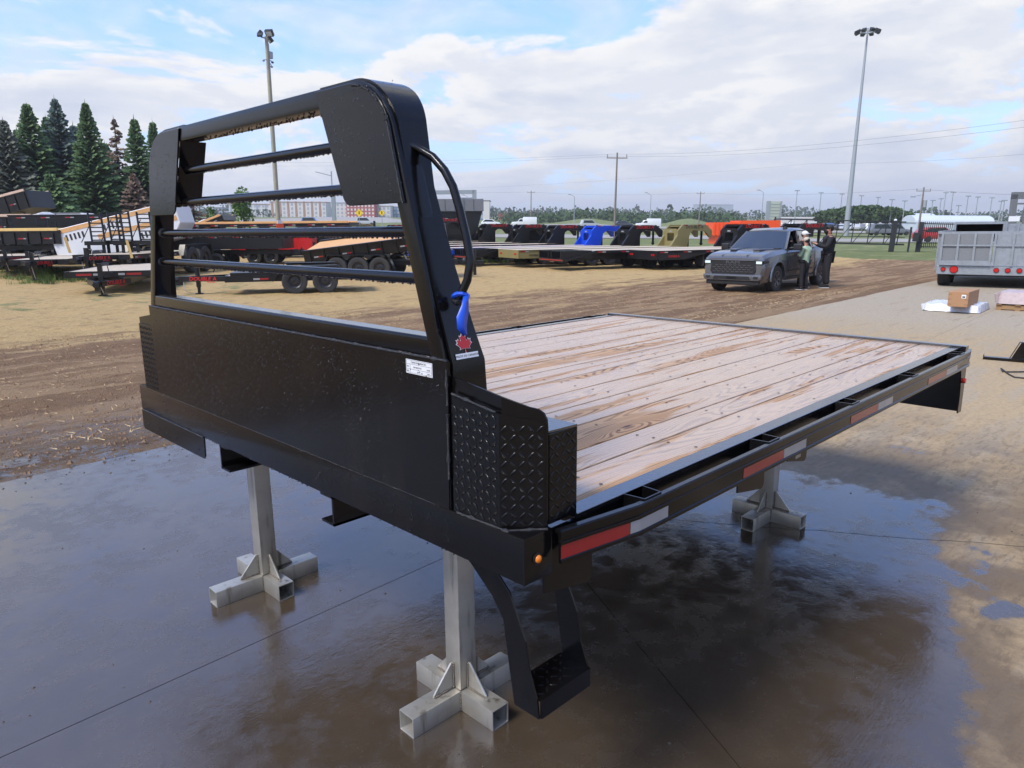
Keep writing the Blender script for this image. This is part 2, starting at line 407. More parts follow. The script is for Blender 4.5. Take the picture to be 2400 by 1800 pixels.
def ground_mesh():
    radii = [2.5]
    while radii[-1] < 5200: radii.append(radii[-1]*1.0105+.012 if radii[-1] < 60 else radii[-1]*1.06)
    azs = [-28+i*.34 for i in range(int(158/.34)+1)] + [131+i*3 for i in range(1, 67)]
    vs = []; zone = []
    for r in radii:
        for a in azs:
            x = CAM.x+r*cos(R(a)); y = CAM.y+r*sin(R(a)); zb = gz(x, y); e = edge_y(x)-y
            on = e > 0 and x < 44.2 and x > -14
            lim = lerp_tab(YARD, a if a < 180 else a-360)
            if r < 80 and -40 < a < 135:
                u = (x*.705-y*.709); w = (x*.709+y*.705)
                d = .045*fn(u*.22, w*1.6)+.03*fn(u*.9, w*3.4, 5)+.014*fn(x*5, y*5, 9)
                d += .016*max(0, fn(x*11, y*11, 2))
                if not on: d *= min(1, .18+max(0, -e)/.9)
            else: d = 0
            z = zb+d-(.0 if not on else 0)
            if e > .1 and on: z = -.17
            elif on: z = -.02
            else: z = zb+d+(-.008+.02*fn(x*3, y*3, 4) if e > -.5 else 0) + hill(x, y)
            vs.append((x, y, z))
            st = max(0, min(1, (y-9.5)/8.5)); gr = 1. if r > lim+3*fn(x*.1, y*.1) else 0.
            if y > 21 and x < 13 and r < lim: gr = .36
            if 40 < r < lim and a < 14: gr = max(gr, .2)
            wz = max(0, min(1, 1.3-(y-4.6)/3.2)) if x < 4.5 else 0
            zone.append((st, gr, wz, 1))
    n = len(azs); fs = []
    for i in range(len(radii)-1):
        for j in range(n-1): fs.append((i*n+j, (i+1)*n+j, (i+1)*n+j+1, i*n+j+1))
    me = bpy.data.meshes.new('ground'); me.from_pydata(vs, [], fs)
    at = me.color_attributes.new('zone', 'FLOAT_COLOR', 'POINT'); at.data.foreach_set('color', [c for q in zone for c in q])
    me.shade_smooth(); o = bpy.data.objects.new('ground', me); COL.objects.link(o); me.materials.append(dirt_mat()); o['kind'] = 'structure'
ground_mesh()
# ------------------------------------------------------------------ near materials
def paint_mat(name='black_powder_coat', wet=True):
    t = NT(name); f = t.noise(t.obj, 3.5, 6, .6); d = t.vor(t.obj, 130); d2 = t.vor(t.obj, 55)
    c = t.mix(f, (.0025, .0025, .003), (.006, .0055, .0055))
    dust = t.m('MULTIPLY', t.ss(t.noise(t.map(t.obj, scale=(1, 1, .35)), 5, 6, .65), .5, .75), .5)
    c = t.mix(dust, c, (.015, .012, .010))
    h = t.noise(t.obj, 240, 3, .5)
    nb = t.bump(h, .12, .0006)
    if wet: nb = t.bump(t.ss(d2, .16, .05), .35, .0012, t.bump(t.ss(d, .2, .06), .25, .0006, nb))
    return t.set(col=c, rough=t.mf(f, .11, .22), ior=1.4, nor=nb)
BLK = paint_mat(); BLKD = paint_mat('black_powder_coat_dry', False)
WELD = simple('weld_bead', (.018, .018, .02), .25, var=.4, scale=60, bump=.8)
def plank_mat():
    t = NT('wet_pine_plank'); rn = t.rnd(); v = t.n('ShaderNodeCombineXYZ')
    t.put(v.inputs[0], t.m('MULTIPLY', rn, 37.)); t.put(v.inputs[1], t.m('MULTIPLY', rn, 11.)); t.put(v.inputs[2], t.m('MULTIPLY', rn, 5.))
    add = t.n('ShaderNodeVectorMath', operation='ADD'); t.put(add.inputs[0], t.obj); t.put(add.inputs[1], v.outputs[0]); P = add.outputs[0]
    # growth rings: contour lines of a stretched field, opening into cathedrals and eyes round the knots
    fld = t.noise(t.map(P, scale=(.55, 5.0, 5.0)), 1.0, 2, .45, .3)
    kn = t.vor(t.map(P, scale=(1.1, 5.2, 1.)), 1.0); kk = t.ss(kn, .30, .0)
    fld = t.m('ADD', fld, t.m('MULTIPLY', kk, .20))
    rings = t.m('SINE', t.m('MULTIPLY', fld, 250.)); rings = t.ss(rings, -.2, .95)
    grain = t.noise(t.map(P, scale=(4, 160, 60)), 1., 3, .6)
    core = t.ss(kn, .055, .03)
    base = t.mix(t.noise(t.map(P, scale=(.8, 4, 1)), 1.2, 4, .6), (.38, .21, .095), (.60, .385, .20))
    c = t.mix(t.m('MULTIPLY', t.m('MULTIPLY', rings, t.ss(t.noise(t.map(P, scale=(.7, 3, 1)), 1.7, 3), .38, .62, .35, 1.)), .62), base, (.075, .028, .012)); c = t.mix(t.m('MULTIPLY', grain, .3), c, (.15, .07, .035))
    c = t.mix(core, c, (.03, .014, .009))
    sp = t.n('ShaderNodeSeparateXYZ'); t.put(sp.inputs[0], t.obj)
    ed = t.m('ABSOLUTE', sp.outputs[1])
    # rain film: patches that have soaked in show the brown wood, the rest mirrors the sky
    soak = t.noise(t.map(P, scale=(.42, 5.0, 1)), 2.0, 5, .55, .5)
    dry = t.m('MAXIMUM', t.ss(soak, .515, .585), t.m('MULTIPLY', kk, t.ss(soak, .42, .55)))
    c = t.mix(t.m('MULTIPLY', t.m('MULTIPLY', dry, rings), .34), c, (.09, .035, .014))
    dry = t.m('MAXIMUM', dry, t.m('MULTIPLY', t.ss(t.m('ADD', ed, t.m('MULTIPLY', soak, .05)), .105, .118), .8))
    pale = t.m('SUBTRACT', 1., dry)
    c = t.mix(t.m('MULTIPLY', pale, .36), c, (.54, .44, .33))  # sky sheen on the film also painted in as a pale tone
    nb = t.bump(t.m('ADD', t.m('MULTIPLY', rings, .5), grain), t.mf(dry, .10, .35), .0015, t.bump(t.noise(P, 28, 4, .6), .25, .0015))
    return t.set(col=c, rough=t.mf(dry, t.mf(grain, .20, .32), .5), ior=t.mf(dry, 2.0, 1.35), nor=nb)
PLANK = plank_mat()
def galv_mat(name='raw_steel_tube', lo=(.36, .34, .30), hi=(.62, .60, .54), streak=1.):
    t = NT(name); P = t.obj; n = t.noise(P, 9, 6, .6); st = t.noise(t.map(P, scale=(12, 12, 1.2)), 2, 5, .6)
    c = t.mix(n, lo, hi); c = t.mix(t.m('MULTIPLY', t.ss(st, .52, .72), streak), c, (lo[0]*.55, lo[1]*.5, lo[2]*.42))
    return t.set(col=c, rough=t.mf(n, .32, .55), metal=.72, nor=t.bump(t.noise(P, 90, 4), .15, .001))
STEEL = galv_mat()
def tape_mat(name, col):
    t = NT(name); v = t.n('ShaderNodeTexVoronoi', feature='DISTANCE_TO_EDGE'); t.put(v.inputs['Vector'], t.obj); v.inputs['Scale'].default_value = 160
    n = t.noise(t.obj, 18, 5, .6); c = t.mix(n, tuple(x*.75 for x in col), col)
    return t.set(col=c, rough=.22, nor=t.bump(v.outputs[0], .2, .001), metal=.0, coat=.5)
TRED = tape_mat('red_reflective_tape', (.33, .010, .015)); TWHT = tape_mat('white_reflective_tape', (.32, .33, .34))
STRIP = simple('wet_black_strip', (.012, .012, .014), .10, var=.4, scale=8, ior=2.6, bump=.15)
AMBER = simple('amber_lens', (.75, .20, .01), .15, spec=.6); RLENS = simple('red_lens', (.45, .012, .01), .15)
WHITEV = simple('white_vinyl', (.72, .73, .75), .35, var=.03); LEAFR = simple('red_vinyl', (.44, .012, .014), .3, var=.06)
INK = simple('black_ink', (.015, .015, .02), .5); BLUET = simple('blue_tape', (.005, .07, .55), .38, var=.2, scale=30)
WATER = NT('water_drop').set(col=(.012, .012, .013), rough=.03, ior=1.5)
BEAD = NT('rain_bead').set(col=(.02, .02, .021), rough=.04, ior=1.8)
DK = simple('dark_hole', (.004, .004, .004), .8)

# ------------------------------------------------------------------ the flatbed body
BW = 2.36; CY = BW/2
BED = empty('truck_flatbed', (0, 0, 0), label='black truck flatbed body with plank deck and headboard standing on steel stands', cat='truck bed')
def mir(y): return BW-y
def hy(z):                                # half width of the headboard frame at height z
    return .938 if z < 1.30 else .938-(z-1.30)*.345 if z < 1.80 else .7655
# front beam with closed ends
m = MB(); m.box(0, 0, .83, .092, BW, .941); m.build('front_beam', BLK, BED, bevel=.004, seg=2, smooth=40)
# headboard: steel sheet
m = MB(); m.prism([(.247, .9415), (mir(.247), .9415), (mir(.237), 1.303), (.237, 1.303)], 'x', -.002, .004); m.build('headboard_panel', BLK, BED)
m = MB(); m.box(.001, .286, 1.306, .062, mir(.286), 1.352); m.build('cross_rail', BLK, BED, bevel=.007, seg=3, smooth=40); m = MB(); m.box(.009, .287, 1.3522, .054, mir(.287), 1.3528); m.build('rain_sheen_strip', STRIP, BED)  # thin wet-gloss strip added so the rail's top edge catches bright sky
# frame tube following the tapered outline with rounded shoulders
def outline(off, n=9, r=.17):
    """outer outline of the headboard frame (right leg up, over the top, left leg down), inset by off"""
    top = 1.952-off; pts = [(CY-.938+off*1.0, .9415), (CY-.938+off, 1.27)]
    s = .345; rr = max(.02, r-off)
    # straight tapered leg from 1.27 to the shoulder
    cx = CY-(.938-(1.78-1.30)*s)+off+rr*.97; cz = top-rr
    a0 = math.atan(s)
    for i in range(n+1):
        a = pi-a0+(pi/2-(pi-a0))*i/n
        pts.append((cx+rr*cos(a), cz+rr*sin(a)))
    return pts + [(BW-y, z) for y, z in pts[::-1]]
def frame_strip(name, off0, off1, x0, x1, mat=BLK, bev=.004):
    A = outline(off0); B_ = outline(off1); n = len(A); m = MB(); vs = []
    for (a, b) in zip(A, B_):
        vs += [(x0, a[0], a[1]), (x1, a[0], a[1]), (x1, b[0], b[1]), (x0, b[0], b[1])]
    fs = []
    for i in range(n-1):
        for k in range(4): fs.append((4*i+k, 4*i+(k+1) % 4, 4*i+4+(k+1) % 4, 4*i+4+k))
    fs += [(0, 3, 2, 1), (4*n-4, 4*n-3, 4*n-2, 4*n-1)]
    m.add(vs, fs); return m.build(name, mat, BED, bevel=bev, seg=2, smooth=50, fix=True)
frame_strip('headboard_frame', 0, .048, 0, .062)
# side plates: start narrow at the shoulder and widen to the foot
def side_plate(flip):
    prof = [(.9415, .125), (1.12, .123), (1.24, .117), (1.296, .112), (1.36, .103), (1.43, .096), (1.51, .09), (1.65, .086), (1.76, .086), (1.80, .087)]
    m = MB(); vs = []; out = outline(-.006, 14)
    half = [p for p in out[:len(out)//2]]
    pts = []
    for z in (.9415, 1.0, 1.1, 1.2, 1.296, 1.36, 1.43, 1.51, 1.6, 1.7): 
        pts.append((CY-hy(z)-.006, z))
    pts += [p for p in half if p[1] > 1.74]+[(.66, 1.958), (.735, 1.958)]
    for (y, z) in pts:
        d = lerp_tab(prof, z)
        if z > 1.80: d = .087+.028*min(1, (z-1.8)/.13)
        t = .007
        ny = 1 if z < 1.8 else max(.1, 1-(z-1.8)/.158); nz = 0 if z < 1.8 else -(z-1.8)/.158
        l = math.hypot(ny, nz); ny /= l; nz /= l
        vs += [(-.001 if 0 else .012, y, z), (d, y, z), (d, y+ny*t, z+nz*t), (.012, y+ny*t, z+nz*t)]
    n = len(pts); fs = []
    for i in range(n-1):
        for k in range(4): fs.append((4*i+k, 4*i+(k+1) % 4, 4*i+4+(k+1) % 4, 4*i+4+k))
    fs += [(0, 3, 2, 1), (4*n-4, 4*n-3, 4*n-2, 4*n-1)]
    if flip: vs = [(x, BW-y, z) for x, y, z in vs]
    m.add(vs, fs); m.build('side_plate', BLK, BED, smooth=40, fix=True)
side_plate(False); side_plate(True)
# corner gussets
def gusset(flip):
    base = outline(.006, 12); base = [p for p in base[:len(base)//2] if p[1] > 1.70]
    def yl(z): return CY-hy(z)+.006
    pts = [(yl(1.66), 1.66)]+base+[(.73, 1.946), (.726, 1.93)]
    pts += [(.636, 1.70)]
    for i in range(7):
        a = i/6*pi/2; pts.append((.596+.036*cos(a), 1.695-.036*sin(a)))
    if flip: pts = [(BW-y, z) for y, z in pts]
    m = MB(); m.prism(pts, 'x', -.006, .0); m.build('corner_gusset', BLK, BED, bevel=.0015)
    # return plate on the inner edge, at the back of the tube
    pts2 = [(.73, 1.93), (.636, 1.70), (.60, 1.66)]
    m = MB(); q = [(.636, 1.70), (.726, 1.905)]
    d = -.006; pr = [(q[0][0], q[0][1]), (q[1][0], q[1][1]), (q[1][0]+d, q[1][1]), (q[0][0]+d, q[0][1])]
    if flip: pr = [(BW-y, z) for y, z in pr]
    m.prism(pr, 'x', .0005, .088); m.build('gusset_return', BLK, BED)
gusset(False); gusset(True)
# tubes across the window
for z in (1.485, 1.594, 1.703, 1.811):
    m = MB(); y0 = CY-hy(z)+.045; m.tube([(.03, y0, z), (.03, BW-y0, z)], .0138, 14); o = m.build('window_tube', BLK, BED, smooth=50)
    # rain hanging along the underside and welded ends
    for s in (y0+.004, BW-y0-.004): w = MB(); w.ball((.03, s, z), .021, 9, 6, sc=(1, .45, 1)); w.build('weld', WELD, o, smooth=60)
    w = MB(); y = y0+.02
    while y < BW-y0-.02:
        r = random.uniform(.0016, .0036); w.ball((.03+random.uniform(-.004, .004), y, z-.0142), r, 6, 4, sc=(1.1, 1.3, .9)); y += random.uniform(.006, .02)
    w.build('water_drops', WATER, o, smooth=80, kind='stuff')
w = MB(); y = .74
while y < 1.62:
    w.ball((random.uniform(.008, .056), y, 1.9032), random.uniform(.0016, .0034), 6, 4); y += random.uniform(.003, .012)
y = .02
while y < 2.33:
    w.ball((random.uniform(.0, .006), y, .8297), random.uniform(.0012, .0028), 6, 4); y += random.uniform(.012, .04)
w.build('water_drops', WATER, BED, smooth=80, kind='stuff')
w = MB()
def drops(n, fy, fz, x, r0=.0008, r1=.0017):
    for _ in range(n):
        y, z = fy(), fz(); c = MN.noise(Vector((y*4, z*6, 2)))
        if c < random.uniform(-.5, .45): continue
        if z > 1.6 and min(y, BW-y) > .632+(z-1.70)*.42: continue
        r = random.uniform(r0, r1)*random.choice((1, 1, 1, 1.5)); w.ball((x, y, z), r, 6, 4, sc=(.55, 1, 1.15))
drops(3800, lambda: random.uniform(.25, 2.1), lambda: random.uniform(.84, 1.29), -.0025)
drops(500, lambda: random.uniform(.38, .72), lambda: random.uniform(1.67, 1.93), -.0065)
drops(260, lambda: random.uniform(1.66, 1.95), lambda: random.uniform(1.67, 1.93), -.0065)
w.build('rain_beads', BEAD, BED, smooth=80, kind='stuff')
# grab handle on the right side plate
hp = [(.028, .421, 1.80), (.05, .392, 1.787), (.066, .352, 1.764), (.072, .318, 1.732), (.074, .292, 1.695), (.075, .272, 1.645), (.074, .250, 1.583), (.070, .233, 1.53), (.063, .237, 1.485), (.05, .252, 1.443)]
m = MB(); m.tube(hp, .0100, 10); o = m.build('grab_handle', BLKD, BED, smooth=60)
for p_, r_ in (((.028, .421, 1.80), .0165), ((.048, .256, 1.44), .014)): m = MB(); m.ball(p_, r_, 8, 6); m.build('weld', WELD, o, smooth=60)
# weld seams
def seam(name, p0, p1, r=.0035, gap=None, lump=.35):
    p0, p1 = Vector(p0), Vector(p1); n = max(4, int((p1-p0).length/.012)); path = []; rad = []
    for i in range(n+1):
        f = i/n; path.append(p0.lerp(p1, f)); rad.append(r*(1+lump*fn(i*.9, p0.y*7)+(.9 if i % 9 == 4 else 0)))
    m = MB(); m.tube(path, rad, 6); return m.build(name, WELD, BED, smooth=70)
seam('weld_seam', (-.001, .240, 1.3045), (-.001, mir(.240), 1.3045), .0036)
seam('weld_seam', (-.002, .242, 1.20), (-.002, .244, 1.285), .0032)
seam('weld_seam', (-.002, .244, 1.02), (-.002, .243, 1.18), .0036)
seam('weld_seam', (-.0015, .30, .9413), (-.0015, 2.08, .9413), .0012, lump=1.2)
gs = [p for p in outline(.012, 14)[:len(outline(.012, 14))//2] if p[1] > 1.66]
gs = [(CY-hy(1.66)+.012, 1.66)]+gs
for i in range(0, len(gs)-1):
    a, b = gs[i], gs[i+1]
    if i % 3 != 2 or i == 0: seam('weld_seam', (-.0065, a[0], a[1]), (-.0065, b[0], b[1]), .0022)
# corner wings: folded diamond plate with a plain plate behind it
def lug(m, c, u, v, nrm, L=.0100, w=.0028, h=.0016):
    """one raised lug of diamond plate; u is its long direction"""
    c, u, nrm = Vector(c), Vector(u).normalized(), Vector(nrm).normalized(); v = u.cross(nrm).normalized()
    k = ((-1, 0), (-.5, .8), (.2, 1), (.75, .6), (1, 0), (.75, -.6), (.2, -1), (-.5, -.8))
    vs = [c+u*a*L+v*b*w for a, b in k]+[c+u*a*L*.6+v*b*w*.35+nrm*h for a, b in k]
    m.add(vs, [(i, (i+1) % 8, 8+(i+1) % 8, 8+i) for i in range(8)]+[tuple(range(8, 16))])
def lugs(name, o3, U, V, su, sv, parent, clip=None, s=.0215):
    """herringbone of lugs on the plane o3 + a*U + b*V, a in 0..su, b in 0..sv"""
    o3, U, V = Vector(o3), Vector(U).normalized(), Vector(V).normalized(); nrm = U.cross(V); m = MB()
    na, nb = int(su/s), int(sv/s)
    for i in range(na+1):
        for j in range(nb+1):
            a = (i+.5)*su/(na+1); b = (j+.5)*sv/(nb+1)
            if clip and not clip(a, b): continue
            d = (U+V) if (i+j) % 2 else (U-V)
            lug(m, o3+U*a+V*b+nrm*.0002, d, None, nrm)
    return m.build(name, BLK, parent, kind='stuff', smooth=50)
def wing(flip):
    def Y(y): return BW-y if flip else y
    m = MB()
    P = [(.003, .236), (.003, .078), (.072, .006), (.178, .006)]
    # folded diamond sheet faces
    z1a, z1b, z2b = 1.228, 1.208, 1.190
    if flip: z1a = z1b = 1.22
    def wall(a, b, za, zb, t=.004):
        vs = [(a[0], Y(a[1]), .9412), (b[0], Y(b[1]), .9412), (b[0], Y(b[1]), zb), (a[0], Y(a[1]), za)]
        nx, ny = (b[1]-a[1]), -(b[0]-a[0]); l = math.hypot(nx, ny); nx, ny = -nx/l*t, -ny/l*t
        if flip: ny = -ny
        vs += [(x+nx, y+ny, z) for x, y, z in vs]
        m.add(vs, [(0, 1, 2, 3), (7, 6, 5, 4), (0, 4, 5, 1), (1, 5, 6, 2), (2, 6, 7, 3), (3, 7, 4, 0)])
    wall(P[0], P[1], z1a, z1b); wall(P[1], P[2], z1b, z2b)
    o = m.build('corner_plate', BLK, BED, fix=True)
    sg = -1 if flip else 1
    lugs('lug', (.002, Y(P[0][1]-.004), .944), (0, -sg, 0) if not flip else (0, 0, 1), (0, 0, 1) if not flip else (0, 1, 0), .150 if not flip else .27, .262 if not flip else .150, o)
    if not flip:
        e = Vector((P[2][0]-P[1][0], P[2][1]-P[1][1], 0)); n = Vector((0, 0, 1)).cross(e).normalized()*-1
        lugs('lug', Vector((P[1][0], P[1][1], .944))+e.normalized().cross(Vector((0, 0, 1)))*.0006, e, (0, 0, 1), e.length, .240, o)
    # plain plate behind, standing proud above the fold, rounded at its outer end
    m = MB(); a, b, c = Vector((.009, Y(.236), 0)), Vector((.009, Y(.074), 0)), Vector((.078, Y(.0045), 0))
    tops = [(a, 1.268), (b, 1.245)] + [(b.lerp(c, k), z) for k, z in ((.6, 1.222), (.8, 1.217), (.92, 1.208), (.985, 1.194), (1, 1.176))]
    vs = []
    for p, z in tops:
        q = p+Vector((.005, 0, 0)); vs += [(p.x, p.y, .9412), (p.x, p.y, z), (q.x, q.y, z), (q.x, q.y, .9412)]
    n = len(tops); fs = []
    for i in range(n-1):
        for k in range(4): fs.append((4*i+k, 4*i+(k+1) % 4, 4*i+4+(k+1) % 4, 4*i+4+k))
    fs += [(0, 3, 2, 1), (4*n-4, 4*n-3, 4*n-2, 4*n-1)]
    m.add(vs, fs); m.build('wing_plate', BLK, BED, fix=True, smooth=40)
    # rear box of diamond plate with a slotted lid
    m = MB(); m.box(.086, min(Y(.004), Y(.009)), .949, .18, max(Y(.004), Y(.009)), 1.158); m.box(.176, min(Y(.009), Y(.16)), .949, .18, max(Y(.009), Y(.16)), 1.157)
    o = m.build('box_side', BLK, BED)
    if not flip: lugs('lug', (.084, .0036, .955), (1, 0, 0), (0, 0, 1), .094, .20, o)
    lid = [(.085, .012), (.18, .004), (.18, .16), (.085, .235), (.04, .235), (.02, .08)]
    cxx, cyy = .105, .105; inner = [(cxx+.018*cos(t)+.000, cyy+.03*sin(t)) for t in [2*pi*i/6+2.5-pi*.0 for i in range(6)]]
    inner = []
    for (x, y) in lid:
        d = Vector((x-cxx, y-cyy)).normalized(); inner.append((cxx+d.x*.014, cyy+d.y*.034))
    m = MB(); f = lambda L_: [(x, Y(y)) for x, y in L_]; m.ring(f(lid), f(inner), 'z', 1.1585, 1.164); m.build('box_lid', STRIP, BED, fix=True)
wing(False); wing(True)
seam('weld_seam', (-.002, .225, 1.2305), (-.002, .082, 1.2115), .0034)
seam('weld_seam', (.0, .22, .9425), (.004, .05, .9425), .0034)
seam('weld_seam', (.004, .06, .9425), (.075, .0, .9425), .003)
# deck: sills, cross members, planks, edges
for y0, s in ((.79, 1), (1.50, -1)):
    m = MB(); m.box(.004, y0 if s > 0 else y0+.062, .735, 3.40, y0+.008 if s > 0 else y0+.07, .829); m.box(.004, y0, .735, 3.40, y0+.07, .743)
    m.box(.004, y0, .821, 3.40, y0+.07, .8295); m.build('long_sill', BLKD, BED)
for x in [.39, .83, 1.27, 1.71, 2.15, 2.60, 3.0]:
    m = MB(); m.box(x-.03, .012, .8295, x-.024, BW-.012, .905); m.box(x-.03, .012, .8995, x+.03, BW-.012, .906); m.box(x-.03, .012, .8297, x+.03, BW-.012, .836); m.build('cross_member', BLKD, BED)
ys = [.0525, .2035, .3247, .5067, .6917, .8663, 1.0575, 1.2311, 1.407, 1.566, 1.761, 1.932, 2.101, 2.307]
for k, (a, b) in enumerate(zip(ys, ys[1:])):
    m = MB(); c = (a+b)/2; w = (b-a)/2-.0035; dz = random.uniform(-.0012, .0008)
    m.box(-1.60, -w, -.0385, 1.60, w, .0); o = m.build('plank', PLANK, BED, bevel=.004, seg=2)
    o.location = (1.80, c, .9445+dz)
# screws heads in the planks
m = MB()
for x in [.39, .83, 1.27, 1.71, 2.15, 2.60, 3.0]:
    for a, b in zip(ys, ys[1:]):
        for f in (.25, .75):
            yy = a+(b-a)*f+random.uniform(-.008, .008); xx = x+random.uniform(-.01, .01)
            m.add([(xx+.0055*cos(t*pi/4), yy+.0055*sin(t*pi/4), .9458) for t in range(8)], [tuple(range(8))])
m.build('screw_heads', simple('screw', (.12, .075, .05), .4, metal=.6), BED, kind='stuff')
for flip in (0, 1):
    Y = (lambda y: BW-y) if flip else (lambda y: y)
    m = MB(); m.box(.182, min(Y(.002), Y(.052)), .9355, 3.405, max(Y(.002), Y(.052)), .9475); m.build('edge_strip', STRIP, BED, bevel=.0012)
    m = MB(); m.box(.094, min(Y(.004), Y(.010)), .83, 3.40, max(Y(.004), Y(.010)), .9352); m.build('side_sill', BLKD, BED)
    # rub rail: flares out from the front beam, then runs straight
    prof = [(-.001, .938), (-.010, .938), (-.010, .9468), (.005, .9475), (.0078, .944), (.0075, .928), (.0045, .926), (.0045, .921), (.0075, .919), (.0075, .912), (.0045, .910), (.0045, .879), (.0085, .876), (.0085, .868), (.0, .868)]
    sec = [(.0925, .018), (.14, .028), (.33, .066), (1.2, .068), (2.4, .067), (3.30, .066), (3.395, .048)]
    vs = []; n = len(prof)
    for x, off in sec:
        for a, z in prof: vs.append((x, Y(-off-a+.0), z-(0 if x > .3 else (.33-x)*.03)))
    fs = [(i*n+k, i*n+(k+1) % n, (i+1)*n+(k+1) % n, (i+1)*n+k) for i in range(len(sec)-1) for k in range(n)]+[tuple(range(n)), tuple(range((len(sec)-1)*n, len(sec)*n))]
    m = MB(); m.add(vs, fs); rr = m.build('rub_rail', BLK, BED, fix=True, smooth=25)
    m = MB()
    for x in (.395, 1.055, 1.73, 2.43, 3.19):
        x0, x1 = x-.042, x+.042
        vs_o = [(x0, Y(-.004)), (x0+.006, Y(-.064)), (x1-.006, Y(-.064)), (x1, Y(-.004))]; q = [(x0+.004, Y(-.004)), (x0+.010, Y(-.060)), (x1-.010, Y(-.060)), (x1-.004, Y(-.004))]
        m = MB(); m.ring(vs_o, q, 'z', .869, .9505); m.build('stake_pocket', BLK, BED, fix=True)
    # conspicuity tape on the rail face
    yy = lambda x: lerp_tab([(.0925, .018), (.14, .028), (.33, .066), (1.2, .068), (3.3, .066)], x)
    for x0, x1, mt in ((.095, .298, TRED), (.300, .452, TWHT), (.846, 1.108, TRED), (1.11, 1.275, TWHT), (1.665, 1.95, TRED), (1.952, 2.12, TWHT), (2.60, 2.89, TRED), (2.892, 3.08, TWHT)):
        m = MB(); xs = [x0, min(max(.33, x0), x1), x1]; xs = sorted(set(xs)); vs = []
        for x in xs:
            dz = -(0 if x > .3 else (.33-x)*.03)
            vs += [(x, Y(-yy(x)-.0058), .8795+dz), (x, Y(-yy(x)-.0058), .9095+dz)]
        if x0 < .1: vs[0] = (x0, vs[0][1], .862); vs[1] = (x0, vs[1][1], .905)
        m.add(vs, [(2*i, 2*i+2, 2*i+3, 2*i+1) for i in range(len(xs)-1)])
        o = m.build('reflective_tape', mt, BED); sm = o.modifiers.new('s', 'SOLIDIFY'); sm.thickness = .0008
# tail bar, apron and corner boxes with lights
m = MB(); m.box(3.402, -.028, .925, 3.456, BW+.028, .956); m.build('tail_bar', STRIP, BED, bevel=.002)
m = MB(); m.box(3.452, -.028, .585, 3.46, BW+.028, .9245); m.build('rear_apron', BLK, BED)
m = MB(); m.box(3.30, .31, .60, 3.31, BW-.31, .82); m.box(3.30, .31, .594, 3.45, BW-.31, .602); m.build('rear_channel', BLKD, BED)
for flip in (0, 1):
    Y = (lambda y: BW-y) if flip else (lambda y: y)
    pts = [(3.451, .586), (3.451, .868), (3.345, .868), (3.372, .80), (3.392, .72), (3.398, .65), (3.392, .60), (3.395, .586)]
    m = MB(); m.prism(pts, 'y', Y(-.028), Y(-.022)); m.build('corner_cheek', BLK, BED)
    m = MB(); m.cyl((3.425, Y(-.028), .765), (3.425, Y(-.040), .765), .014, 12); o = m.build('marker_light', RLENS, BED, smooth=40)
# under-bed brackets, front licence panel, step
m = MB(); pts = [(1.695, .8295), (2.3585, .8295), (2.3635, .757), (2.350, .742), (1.712, .7425), (1.700, .754)]
m.prism(pts, 'x', -.001, .004); o = m.build('front_plate', BLK, BED)
for y in (2.292, 2.187, 2.085, 1.983, 1.755):
    h = MB(); h.cyl((-.0016, y, .772), (.0, y, .772), .0062, 10); h.build('bolt_hole', DK, o)
seam('weld_seam', (-.001, 1.70, .8302), (-.001, 2.35, .8302), .003)
def rplate(name, x0, x1, z0, z1, y, slot=False, r=.02):
    pts = [(x0, z1), (x0, z0+.03)]+[(x1-r+r*sin(a), z0+r-r*cos(a)) for a in [i*pi/8 for i in range(5)]]+[(x1, z1)]
    m = MB(); m.prism(pts, 'y', y, y+.006); o = m.build(name, BLKD, BED)
    if slot:
        m = MB(); m.box((x0+x1)/2-.018, y-.001, (z0+z1)/2-.012, (x0+x1)/2+.025, y+.0001, (z0+z1)/2+.002); m.build('slot', simple('slot_light', (.35, .3, .24), .8), o, bevel=.004)
rplate('hanger_bracket', .12, .30, .719, .8295, .05); rplate('hanger_bracket', 1.06, 1.247, .714, .8295, .05); rplate('hanger_bracket', 1.36, 1.517, .757, .8295, .02, True)
st = empty('step', (0, 0, 0)); st.parent = BED; reg(st, BED)
pr = [(.352, .829), (.262, .829), (.188, .757), (.150, .724), (.094, .611), (.082, .534), (.056, .468), (.05, .418), (.135, .418), (.150, .50), (.172, .64), (.21, .69), (.296, .757)]
for x in (.10, .296):
    m = MB(); m.prism(pr, 'x', x, x+.006); m.build('step_hanger', BLK, st, bevel=.001)
m = MB(); m.box(.107, .052, .464, .295, .150, .47); m.box(.107, .046, .418, .295, .052, .47); m.build('step_tread', BLK, st)
lugs('lug', (.11, .056, .4702), (1, 0, 0), (0, 1, 0), .182, .09, st, s=.027)
m = MB(); m.cyl((.040, .0, .884), (.040, -.0045, .884), .0135, 18); o = m.build('marker_light', DK, BED, smooth=40)
m = MB(); m.ball((.040, -.004, .884), .0098, 12, 8, sc=(1, .75, 1)); m.build('lens', AMBER, o, smooth=60)
